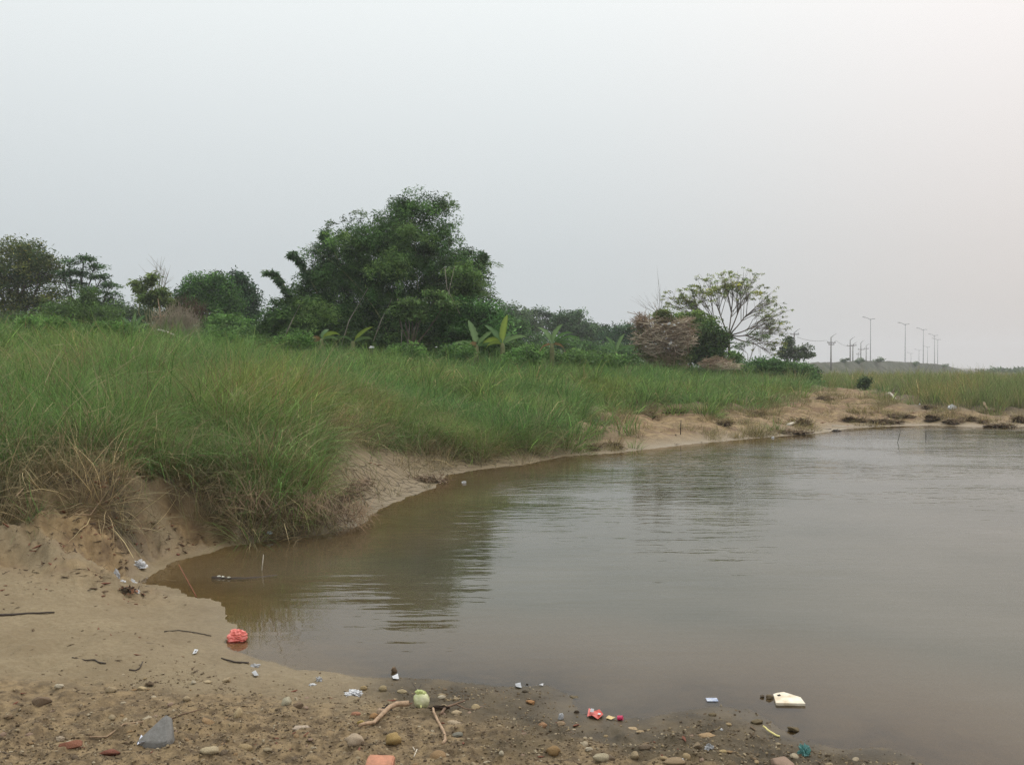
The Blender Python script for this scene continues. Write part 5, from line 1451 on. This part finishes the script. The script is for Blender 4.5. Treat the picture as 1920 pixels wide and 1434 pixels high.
def sheet(name, label, cat, pts, m, water=False, th_=.003, lift=.004, curl=.0):
    w3 = []
    for px, py in pts:
        x, y, z, k = place(px, py, water)
        w3.append(Vector((x, y, z)))
    c = sum(w3, Vector()) / len(w3)
    zt = max(p.z for p in w3)
    bmx = bmesh.new()
    vs = [bmx.verts.new((p.x - c.x, p.y - c.y, (p.z * .3 + zt * .7) - c.z + lift + curl * (i % 2))) for i, p in enumerate(w3)]
    f_ = bmx.faces.new(vs)
    if f_.normal.z < 0 or True:
        bmx.normal_update()
        if f_.normal.z < 0: f_.normal_flip()
    r_ = bmesh.ops.extrude_face_region(bmx, geom=[f_])
    for v in r_['geom']:
        if isinstance(v, bmesh.types.BMVert): v.co.z += th_
    bmesh.ops.recalc_face_normals(bmx, faces=bmx.faces[:])
    bmesh.ops.triangulate(bmx, faces=[q for q in bmx.faces if len(q.verts) > 4])
    m_ = bpy.data.meshes.new(name); bmx.to_mesh(m_); bmx.free()
    o = link(name, m_, None, m, c)
    return tag(o, label, cat) if label else o
root_pts = [(1450, 1305), (1456, 1303), (1469, 1301), (1501, 1311), (1510, 1323), (1455, 1322)]
bo = sheet('foam_board', 'cream white broken sheet of board floating in the shallow water', 'board', root_pts, simple('dirty_foam_board', (.80, .76, .64), .7, .2, 14, .001, .3, col2=(.48, .38, .24)), True, .012, .001)
hole = sheet('dark_hole', None, None, [(1457, 1308), (1462, 1306.5), (1464, 1308.5), (1460, 1309.5)], simple('hole', (.03, .028, .025), .9), True, .002, .0145)
hole.parent = bo; hole.location = hole.location - bo.location
sheet('blue_packet', 'small blue printed packet floating off the gravel spit', 'packet', [(1323, 1309), (1344, 1309), (1347, 1315), (1326, 1315)], simple('blue_print', (.16, .22, .36), .4, .4, 60, 0, .5, col2=(.55, .58, .62)), True, .003, .001)
def card(label, pts, name='paper_card', m=None, curl=.006, cat='paper'):
    return sheet(name, label, cat, pts, m or M_WHITE, False, .0012, .005, curl)
card('white rectangular card on the wet sand at the water edge', [(735, 1270), (746, 1269), (748, 1274), (737, 1275)])
card('small white tag with a dark middle on the smooth sand', [(361, 1227), (365, 1221), (372, 1221), (368, 1228)])
o = sheet('dark_spot', None, None, [(365, 1225), (367, 1223.4), (369, 1223.4), (367, 1225.4)], simple('ink', (.08, .08, .08)), False, .0006, .013)
card('grey white scrap of film below the dark stick', [(472, 1263), (479, 1262), (485, 1269), (477, 1271)], m=M_GREYP)
card('blue and white folded paper sticking out from under the grey rock', [(257, 1398), (265, 1388), (277, 1392), (268, 1399)], m=simple('blue_white_paper', (.62, .66, .76), .6, .3, 50), curl=.02)
card('pale flat scrap on the shore beside the dark flat stone', [(966, 1286), (976, 1286), (978, 1291), (967, 1291)], m=M_GREYP)
card('small tilted white scrap at the waterline right of the shore stones', [(1011, 1285), (1019, 1285), (1018, 1287), (1012, 1287)])
o_ = [q for q in bpy.data.objects if q.get('label') == 'small white tag with a dark middle on the smooth sand'][0]
o.parent = o_; o.location = o.location - o_.location
# red snack wrapper with white print, cap, yellow leaf
wr = card('crumpled red and white snack wrapper at the waterline', [(1101, 1345), (1104, 1337), (1115, 1338), (1124, 1339), (1131, 1341), (1130, 1347), (1121, 1350), (1110, 1347)], 'snack_wrapper', simple('red_foil', (.62, .12, .08), .35, .5, 45, .003, .5, col2=(.45, .06, .05)), .012, 'wrapper')
pr = sheet('white_print', None, None, [(1106, 1343), (1108, 1339), (1114, 1340), (1113, 1344)], M_GREYP, False, .001, .024); pr.parent = wr; pr.location = pr.location - wr.location
pr = sheet('white_print', None, None, [(1120, 1348), (1122, 1345.5), (1127, 1346.5), (1125, 1349)], M_WHITE, False, .001, .024); pr.parent = wr; pr.location = pr.location - wr.location
card('dry yellow leaf between the wrapper and the bottle cap', [(1136, 1348), (1141, 1345.5), (1149, 1346), (1154, 1349), (1146, 1351)], 'yellow_leaf', simple('yellow_leaf', (.55, .42, .20), .7), .006, 'leaf')
x, y, z, k = place(1163, 1350)
root = empty('bottle_cap', (x, y, z + .012), 'magenta red screw cap lying on its side at the waterline', 'bottle cap')
capm = MB(); capm.tube([(-5 * k, 0, 0), (5 * k, 0, 0)], [4.4 * k, 4.4 * k], 18)
o = capm.build('shell', simple('magenta_plastic', (.50, .02, .09), .35, .15, 30, 0, .5), root, smooth=False)
o = MB().tube([(-5.4 * k, 0, 0), (-4.9 * k, 0, 0)], 3.5 * k, 16).build('liner', simple('cap_inside', (.62, .2, .3), .5), root, smooth=False)
root.rotation_euler = (0, R(-8), R(-20))

# ---- sticks and branches
def stick(name, label, cat, pts, r, m, water=False, lift=.008, parent=None, sides=6, wob=.3):
    rnd = random.Random(hash(label or str(pts)) % 9999)
    w3 = []
    for p in pts:
        x, y, z, k = place(p[0], p[1], water)
        w3.append(Vector((x, y, z + lift + (p[2] if len(p) > 2 else 0))))
    c = w3[0].copy() if parent is None else parent.location.copy()
    dens = []
    for i in range(len(w3) - 1):
        for t in (0, .33, .66):
            q = w3[i].lerp(w3[i + 1], t)
            if i or t: q += Vector((rnd.gauss(0, 1), rnd.gauss(0, 1), rnd.gauss(0, .4))) * (r[0] if hasattr(r, '__len__') else r) * wob
            dens.append(q - c)
    dens.append(w3[-1] - c)
    o = MB().tube(dens, r, sides).build(name, m, parent, None if parent else c)
    if label: tag(o, label, cat)
    return o
random.seed(3)
M_BR = simple('weathered_branch', (.36, .25, .16), .85, .45, 40, .004)
stick('branch', 'thick pale brown branch left of the green fruit', 'branch', [(674, 1371), (700, 1358), (725, 1344, .01), (745, 1333, .02), (766, 1331, .02)], (.008, .014), M_BR, lift=.012)
stick('branch', 'curved knotty branch pointing down below the green fruit', 'branch', [(812, 1334, .01), (820, 1350), (831, 1366), (835, 1385), (830, 1391)], (.006, .0085), M_BR, lift=.008)
fk = stick('forked_twig', 'forked dark twig right of the dark husk', 'twig', [(825, 1342), (835, 1331), (852, 1322, .01), (872, 1320, .02)], (.008, .004), simple('brown_twig', (.17, .11, .07), .85, .4, 40, .003), lift=.008)
x0 = fk.location
o = stick('side_twig', None, None, [(856, 1322, .012), (873, 1325), (893, 1332)], (.004, .002), fk.data.materials[0], parent=fk)
stick('stick', 'long thin stick half buried left of the grey rock', 'stick', [(168, 1380), (200, 1374), (232, 1364), (268, 1359)], (.004, .005), M_DRYWOOD, lift=.005)
stick('stick', 'thin twig running up right from the top of the grey rock', 'stick', [(318, 1352), (342, 1349), (365, 1341), (386, 1334)], (.004, .002), simple('twig_brown', (.14, .09, .055), .9), lift=.005)
stick('stick', 'dark straight stick lying on the wet mud below the pink bag', 'stick', [(415, 1235), (440, 1240), (466, 1244)], (.004, .006), M_DARKWOOD, lift=.004)
stick('stick', 'long wavy dark root lying on the smooth sand left of the pink bag', 'stick', [(308, 1184), (335, 1183), (360, 1184), (385, 1190), (396, 1192)], (.004, .0025), M_DARKWOOD, lift=.004)
stick('stick', 'wavy dark root on the sand at the lower left', 'stick', [(135, 1233), (160, 1235), (178, 1235), (184, 1240), (198, 1243)], (.003, .005), M_DARKWOOD, lift=.004)
stick('stick', 'short bent twig on the sand left of the pebbles', 'stick', [(242, 1254), (255, 1254), (262, 1252), (268, 1247, .01)], (.004, .003), M_DARKWOOD, lift=.004)
stick('stick', 'thick dark line of matted twigs at the left edge of the sand', 'stick', [(-8, 1150), (25, 1150), (60, 1152), (102, 1150)], (.010, .005), M_DARKWOOD, lift=.004)
stick('stick', 'yellow plant stem curved at the water edge, lower right', 'stem', [(1431, 1366, .01), (1444, 1375, .006), (1454, 1380), (1462, 1382)], (.004, .005), simple('yellow_stem', (.62, .55, .22), .6), lift=.006)
stick('stick', 'short pale straw above right of the brick', 'stem', [(776, 1413), (782, 1402)], (.002, .002), M_BLEACH, lift=.008)
stick('stick', 'short pale straw pointing the other way above the brick', 'stem', [(774, 1396), (778, 1402)], (.0015, .0015), M_BLEACH, lift=.006)
stick('stick', 'thin v shaped twig behind the green fruit', 'twig', [(772, 1286, .02), (783, 1296), (790, 1288, .015)], (.002, .002), M_DARKWOOD, lift=.004)
stick('stick', 'thin straw across the sand at the tip of the inlet', 'stem', [(300, 1087), (330, 1090)], (.002, .002), M_BLEACH)
def rod(name, label, cat, p0, p1, Y0, Y1, r, m, ext=0.0):
    a_, b_ = at(*p0, Y0), at(*p1, Y1)
    o = MB().tube([b_ - (a_ - b_) * ext - a_, (b_ - a_) * .5, Vector()], [r, r, r * .6], 5).build(name, m, None, a_)
    return tag(o, label, cat)
pA = plane_pt(368, 1118)
rod('reed_stick', 'thin reddish brown stick slanting over the tip of the inlet', 'stick', (335, 1058), (368, 1118), float(pA[1]) + .25, float(pA[1]), .005, simple('reddish_stick', (.22, .09, .05), .8), .1)
pA = plane_pt(491, 1069)
rod('reed_stick', 'pale upright reed standing in the inlet', 'reed', (494, 1039), (491, 1069), float(pA[1]), float(pA[1]), .004, M_BLEACH, .6)
pA = plane_pt(1683, 830)
rod('reed_stick', 'thin slanting stick standing in the far water', 'stick', (1689, 806), (1683, 830), float(pA[1]), float(pA[1]), .006, M_DARKWOOD, .1)
pA = plane_pt(1736, 820)
rod('reed_stick', 'faint upright stick in the far water, right of the slanting one', 'stick', (1736, 806), (1736, 820), float(pA[1]), float(pA[1]), .009, M_DARKWOOD, .3)
pA = plane_pt(1508, 940)
pA = hit(1276, 814)
rod('reed_stick', 'thin upright twig on the pale sandy slope', 'stick', (1277, 787), (1276, 814), float(pA[1]), float(pA[1]), .012, M_DARKWOOD, .2)
lg = stick('sunken_log', 'long dark log barely breaking the surface of the inlet', 'log', [(398, 1083), (430, 1084), (470, 1083), (520, 1078)], (.022, .012), M_DARKWOOD, True, lift=-.008)
for i, (px, py) in enumerate([(410, 1083), (418, 1084), (429, 1085)]):
    x, y, z, k = place(px, py, True)
    o = link('foam_fleck', crumple(7 * k, 6 * k, 3 * k, 70 + i, 2), lg, simple('foam', (.5, .5, .42)), Vector((x, y, .012)) - lg.location)
# stalks lying over the bank edge
for i, (pts, r, lb) in enumerate([([(140, 966, .03), (170, 965, .03), (205, 958, .06), (224, 944, .10)], .006, 'long straw coloured stalk lying on the clay just under the grass edge'), ([(105, 938, .03), (150, 926, .05), (200, 920, .04), (235, 922, .03)], .004, 'long pale stalk stretched along the foot of the left grass'),
                                  ([(262, 925, .15), (300, 932, .12), (350, 934, .08)], .005, 'pale stalk lying over the bare overhang above the clay'), ([(30, 1005, .3), (45, 990, .3)], .004, 'short bent stalk at the left edge of the grass'),
                                  ([(672, 985, .0), (690, 965, .05), (706, 948, .12)], .005, 'straw stalk leaning into the water below the mud spit'), ([(640, 900, .1), (665, 925, .08), (690, 955, .02)], .009, 'thin stem leaning down the side of the mud spit')]):
    stick('dry_stalk', lb, 'stalk', pts, (r, r * .5), M_DRYWOOD, lift=.02)
pA = hit(604, 840)
rod('reed_stick', 'brown upright stalk standing out of the grass above the mud spit', 'stalk', (598, 784), (604, 842), float(pA[1]) - .3, float(pA[1]) - .3, .007, M_DRYWOOD, .2)

x, y, z, k = place(560, 985)
root = empty('straw_overhang', (x, y, z), 'mat of brown straw hanging down to the water right of the clay bank', 'straw mat')
for i in range(7):
    px_ = 440 + i * 34
    a_ = hit(px_, 1000 - abs(i - 2) * 1.5); zz = gz(*a_)
    stick_mass(95, (a_[0] - x, a_[1] - y + .10, zz - z + .13), (.34, .22, .13), .42, .0035, 80 + i, (M_DRYWOOD, M_TWIG1, M_TWIG3)[i % 3], 'straw', root, az_=R(-75), el=(-.5, .35))
# ---- sods and driftwood on the far sandbank
M_SOD = simple('matted_roots', (.15, .105, .065), .95, .55, 9, .03, .1, col2=(.035, .024, .016))
def sod(px, py, wpx, hpx, label, seed, grass=True, dark=True):
    x, y, z, k = place(px, py)
    wpx *= 1.3; hpx *= .75; dark = seed % 2 == 0
    root = empty('grass_sod', (x, y, z), label, 'sod', 'uprooted sods on the far sandbank')
    m_ = crumple(wpx * k, wpx * k * .6, hpx * k * 1.0, seed, 4, .75, 1.5)
    link('root_mat', m_, root, M_SOD, (0, 0, hpx * k * .05)).rotation_euler = (0, 0, R((seed * 37) % 50 - 25))
    stick_mass(70, (0, 0, hpx * k * .45), (wpx * k * .45, wpx * k * .3, hpx * k * .3), .35, .006, seed, M_TWIG3 if dark else M_TWIG1, 'root_strands', root, el=(0, .4))
    if grass:
        g_ = np.random.default_rng(seed)
        t_o = tuft('dry_blades', 160, .26, .012, wpx * k * .42, 1.1, .9, ((.17, .15, .06), (.26, .20, .09)), M_DRYGRASS, seed=seed, dry=.5, seg=3)
        COL.objects.link(t_o); t_o.parent = root; t_o.location = (0, .05, hpx * k * .35); t_o['kind'] = 'stuff'
for a_ in [(1602, 789, 48, 14, 'large uprooted sod, left of the long row on the far sandbank', 1), (1660, 794, 55, 12, 'second dark sod adjoining the large left one', 2), (1685, 783, 40, 9, 'low brown sod just behind the second dark one', 3),
           (1752, 788, 34, 11, 'rounded dark sod in the middle of the far sandbank', 4), (1790, 793, 32, 10, 'dark sod right beside the rounded middle one', 5), (1818, 787, 26, 11, 'slanting dark sod left of the small one', 6), (1843, 793, 12, 8, 'smallest round sod on the far sandbank', 7),
           (1878, 800, 42, 8, 'low dark sod lying in the water edge at the far right', 8), (1858, 772, 36, 13, 'greyish brown sod with a pale stick behind the far right shore', 9), (1912, 792, 22, 14, 'dark sod cut by the right edge of the view', 10),
           (1480, 812, 60, 9, 'long dark sod at the waterline right of the sandy slope', 11), (1500, 795, 36, 14, 'brown tangled sod above the long waterline one', 12), (1545, 752, 30, 9, 'brown sod on the open pale sand', 13),
           (1358, 800, 24, 13, 'round dark brown sod on the sandy slope', 14), (1215, 772, 26, 16, 'dark brown root clump at the lower grass edge, left one', 15), (1265, 770, 34, 14, 'dark brown root clump at the lower grass edge, right one', 16), (1150, 838, 30, 12, 'dark tangle of roots at the waterline of the sandy slope', 17),
           (1112, 842, 16, 8, 'small dark root lump left of the waterline tangle', 18), (1420, 775, 30, 14, 'dark root clump between grass and sandy slope', 19), (1745, 735 + 30, 24, 8, 'small brown sod at the edge of the reed grass', 20),
           (1160, 712, 36, 8, 'pale brown earth lump exposed in the green grass slope', 21)]:
    sod(*a_)
def drift(label, pts, r, m, lift=.03):
    stick('driftwood', label, 'driftwood', pts, r, m, lift=lift)
drift('white weathered driftwood by the edge of the reed grass', [(1660, 743, .1), (1668, 745, .08), (1680, 748, .05)], (.07, .035), M_BLEACH)
drift('pale crooked driftwood near the waterline sods', [(1478, 797), (1488, 795), (1502, 793)], (.05, .03), M_BLEACH)
drift('pale pointed driftwood in the greyish brown sod', [(1845, 763, .1), (1855, 768, .06), (1868, 772, .04)], (.05, .02), M_DRYWOOD)
drift('pale stick lying on the shore below the open sand', [(1560, 800), (1580, 801), (1600, 800)], (.015, .01), M_BLEACH)
drift('dark twisted roots beside the white driftwood', [(1672, 742, .1), (1680, 733, .25), (1690, 745, .05)], (.03, .015), M_TWIG3)
# roots at the tip of the mud spit
x, y, z, k = place(815, 905)
root = empty('root_tangle', (x, y, z), 'tangle of dead roots at the tip of the mud spit touching the water', 'root tangle')
stick_mass(110, (-.15, 0, .05), (.42, .12, .05), .22, .006, 61, M_TWIG1, 'roots', root, el=(.1, .5))
stick_mass(60, (-.2, 0, .04), (.5, .12, .04), .22, .006, 62, M_TWIG3, 'dark_roots', root, el=(0, .4))
x, y, z, k = place(672, 905)
root = empty('root_tangle', (x, y, z), 'dark strip of exposed roots running down the left side of the mud spit', 'root tangle')
stick_mass(150, (.1, -.9, .02), (.16, 1.1, .05), .22, .005, 63, M_TWIG3, 'dark_roots', root, az_=R(-70), el=(0, .15))
stick_mass(80, (.1, -.9, .05), (.16, 1.0, .04), .25, .004, 64, M_TWIG1, 'roots', root, az_=R(-70), el=(0, .4))
x, y, z, k = place(235, 1116)
root = empty('leaf_heap', (x, y, z), 'small heap of dark rotten leaves and bark on the sand near the inlet', 'leaf heap')
stick_mass(30, (0, 0, .012), (.10, .05, .012), .07, .004, 65, M_DARKWOOD, 'twigs', root, el=(0, .3))
P = leaves([(0, 0, .012)], [(.10, .05, .012)], 60, .04, .02, ((.05, .03, .02), (.12, .05, .03)), seed=66, clump=.02, nclump=20, flat=1)
link('dead_leaves', mesh_np('dead_leaves', *P[:2], 4, col=P[2], m=M_LEAF), root)

# ---- pebbles: the counted ones, then the uncountable grit
band = np.array([hit(*p) for p in [(-40, 1335), (180, 1290), (350, 1255), (480, 1300), (640, 1290), (960, 1288), (1060, 1325), (1100, 1360), (1230, 1368), (1330, 1345), (1440, 1380), (1500, 1405), (1700, 1436), (1690, 1460), (-40, 1460)]])
pm = [stone_mesh('round', 200 + i) for i in range(8)] + [stone_mesh('sharp', 220 + i) for i in range(6)]
pc = [(.34, .27, .165), (.42, .35, .24), (.22, .155, .09), (.29, .19, .095), (.15, .11, .07), (.35, .26, .14), (.30, .21, .15)]
PEB = ['small light tan river pebble', 'small pale cream river pebble', 'small mid brown river pebble', 'small ochre river pebble', 'small dark brown river pebble', 'small yellowish tan river pebble', 'small pinkish river pebble']
pms = [stone_mat(c, 'pebble') for c in pc]
lo_, hi_ = band.min(0), band.max(0)
gp = np.random.default_rng(77)
cnt = 0
meshes = {}
while cnt < 190:
    x = gp.uniform(lo_[0], hi_[0]); y = gp.uniform(lo_[1], hi_[1])
    if not inside(np.array([x]), np.array([y]), band)[0]: continue
    dn = .35 + .65 * sstep(4.6, 4.1, y)
    if gp.uniform() > dn: continue
    z = gz(x, y)
    if z < .004: continue
    s_ = .0055 + gp.gamma(2.0, .0032)
    i = int(gp.integers(0, len(pm))); j = int(gp.integers(0, len(pms)))
    if (i, j) not in meshes:
        mm = pm[i].copy(); mm.materials.clear(); mm.materials.append(pms[j]); meshes[(i, j)] = mm
    o = bpy.data.objects.new('pebble', meshes[(i, j)])
    COL.objects.link(o)
    o.location = (x, y, z - s_ * .02)
    o.scale = (s_ * gp.uniform(.8, 1.7), s_ * gp.uniform(.7, 1.2), s_ * gp.uniform(.45, .8))
    o.rotation_euler = (gp.normal(0, .15), gp.normal(0, .15), gp.uniform(0, 6.28))
    tag(o, PEB[j] + (' left of the grey rock' if x < -1.6 else ' between the grey rock and the green fruit' if x < -.42 else ' between the green fruit and the red wrapper' if x < .35 else ' on the gravel spit right of the red wrapper'), 'pebble', 'pebbles strewn over the near shore')
    cnt += 1
def grit_proto(kind, c, seed):
    m_ = stone_mesh(kind, seed); 
    m_.materials.append(stone_mat(c, 'grit'))
    return bpy.data.objects.new('grit', m_)
gpro = [grit_proto('sharp', c, 300 + i) for i, c in enumerate([(.20, .15, .09), (.13, .09, .05), (.30, .23, .13), (.24, .18, .11), (.40, .33, .22), (.17, .125, .07), (.10, .07, .04)])]
def sc2(n, poly_test, seed, s0, s1, name, label, protos, flatz=.7, xr=(-4.2, 2.0), yr=(3.2, 5.6), tilt=.3, lift=.2):
    g_ = np.random.default_rng(seed)
    x = g_.uniform(*xr, n); y = g_.uniform(*yr, n)
    k = g_.uniform(0, 1, n) < poly_test(x, y)
    x, y = x[k], y[k]
    z = height(x, y, True)
    k = z > .001
    x, y, z = x[k], y[k], z[k]
    m = len(x)
    s_ = s0 + (s1 - s0) * g_.uniform(0, 1, m) ** 3
    scl = np.column_stack([s_ * g_.uniform(.7, 1.6, m), s_ * g_.uniform(.7, 1.2, m), s_ * flatz * g_.uniform(.6, 1.2, m)])
    rot = np.column_stack([g_.normal(0, tilt, m), g_.normal(0, tilt, m), g_.uniform(0, 6.28, m)])
    return scatter(name, np.column_stack([x, y, z + s_ * lift * flatz]), rot, scl, protos, label)
def gtest(x, y):
    b_ = inside(x, y, band)
    d = dist_poly(x, y, band)
    return np.where(b_, .25 + .75 * sstep(-.3, .5, fbm(x * 2, y * 2, 3) + sstep(4.5, 4.0, y)), .18 * np.exp(-d / .25)) * (shore_sd(x, y) > -.03)
sc2(62000, gtest, 5, .0018, .009, 'gravel', 'fine gravel and soil crumbs covering the near shore', gpro)
# bits of leaf and twig strewn over the smooth sand
def flake(seed, c, ln, wd):
    g_ = random.Random(seed)
    mb = MB()
    pts = [Vector((-ln / 2 + ln * t, g_.uniform(-.1, .1) * ln, abs(g_.gauss(0, .12)) * ln * .5)) for t in (0, .3, .6, 1)]
    mb.tube(pts, [wd * .4, wd, wd * .8, wd * .3], 4)
    for q in range(2):
        p = pts[g_.choice((1, 2))]
        mb.tube([p, p + Vector((g_.uniform(-.3, .3), g_.uniform(-.35, .35), .08)) * ln], [wd * .5, wd * .2], 3)
    m_ = mb.mesh('flake', simple('litter_flake', c, .9, .4, 50)); 
    return bpy.data.objects.new('flake', m_)
fl = [flake(i, c, 1.0, w_) for i, (c, w_) in enumerate([((.07, .045, .025), .14), ((.05, .035, .02), .08), ((.12, .08, .045), .2), ((.16, .06, .035), .2), ((.06, .04, .025), .05), ((.20, .15, .09), .06)])]
def ftest(x, y):
    sd = shore_sd(x, y)
    cl = sstep(-.1, .6, fbm(x * 1.6 + 8, y * 2.4, 4))
    return (sd > .15) * (.12 + .88 * cl) * (1 - .8 * sstep(.9, .15, sd) * (y > 4.6)) * (y < 7.4)
sc2(6500, ftest, 6, .006, .050, 'leaf_litter', 'dark bits of leaf and twig strewn over the smooth near sand', fl, flatz=.5, xr=(-4.5, 2.0), yr=(3.3, 7.4), tilt=.12, lift=.15)
def btest(x, y):
    return bank_mask(x, y) * (.2 + .8 * sstep(-.1, .5, fbm(x * 2.5, y * 2.5, 3)))
sc2(16000, btest, 7, .008, .08, 'bank_litter', 'roots, straw and crumbs lying on the eroded orange clay bank', fl, flatz=.5, xr=(-5.5, -2.2), yr=(6.2, 9.6), tilt=.3, lift=.15)
def stest(x, y):
    return (inside(x, y, b2) | inside(x, y, b3)) * (shore_sd(x, y) > .03) * (.08 + .92 * sstep(0, .7, fbm(x * .9, y * 1.2, 4)))
sc2(30000, stest, 8, .02, .16, 'sandbank_litter', 'dead grass, twigs and crumbs scattered over the far sand and mud', fl, flatz=.5, xr=(-3, 26), yr=(10, 46), tilt=.15, lift=.15)

# ------------------------------------------------------------------ the haze in the air
hz = MB().box((0, 0, 0), (1100, 1100, 26)).build('haze', None, None, (60, 330, 12), smooth=False)
hm, hnt, ho = mat('haze')
pv = N(hnt, 'ShaderNodeVolumePrincipled')
pv.inputs['Color'].default_value = (.92, .95, 1.0, 1)
pv.inputs['Density'].default_value = HAZE
pv.inputs['Anisotropy'].default_value = 0.1
L(hnt, pv.outputs[0], ho.inputs['Volume'])
hz.data.materials.clear(); hz.data.materials.append(hm)
tag(hz, 'thin pale haze hanging over the river and the far bank', kind='stuff')
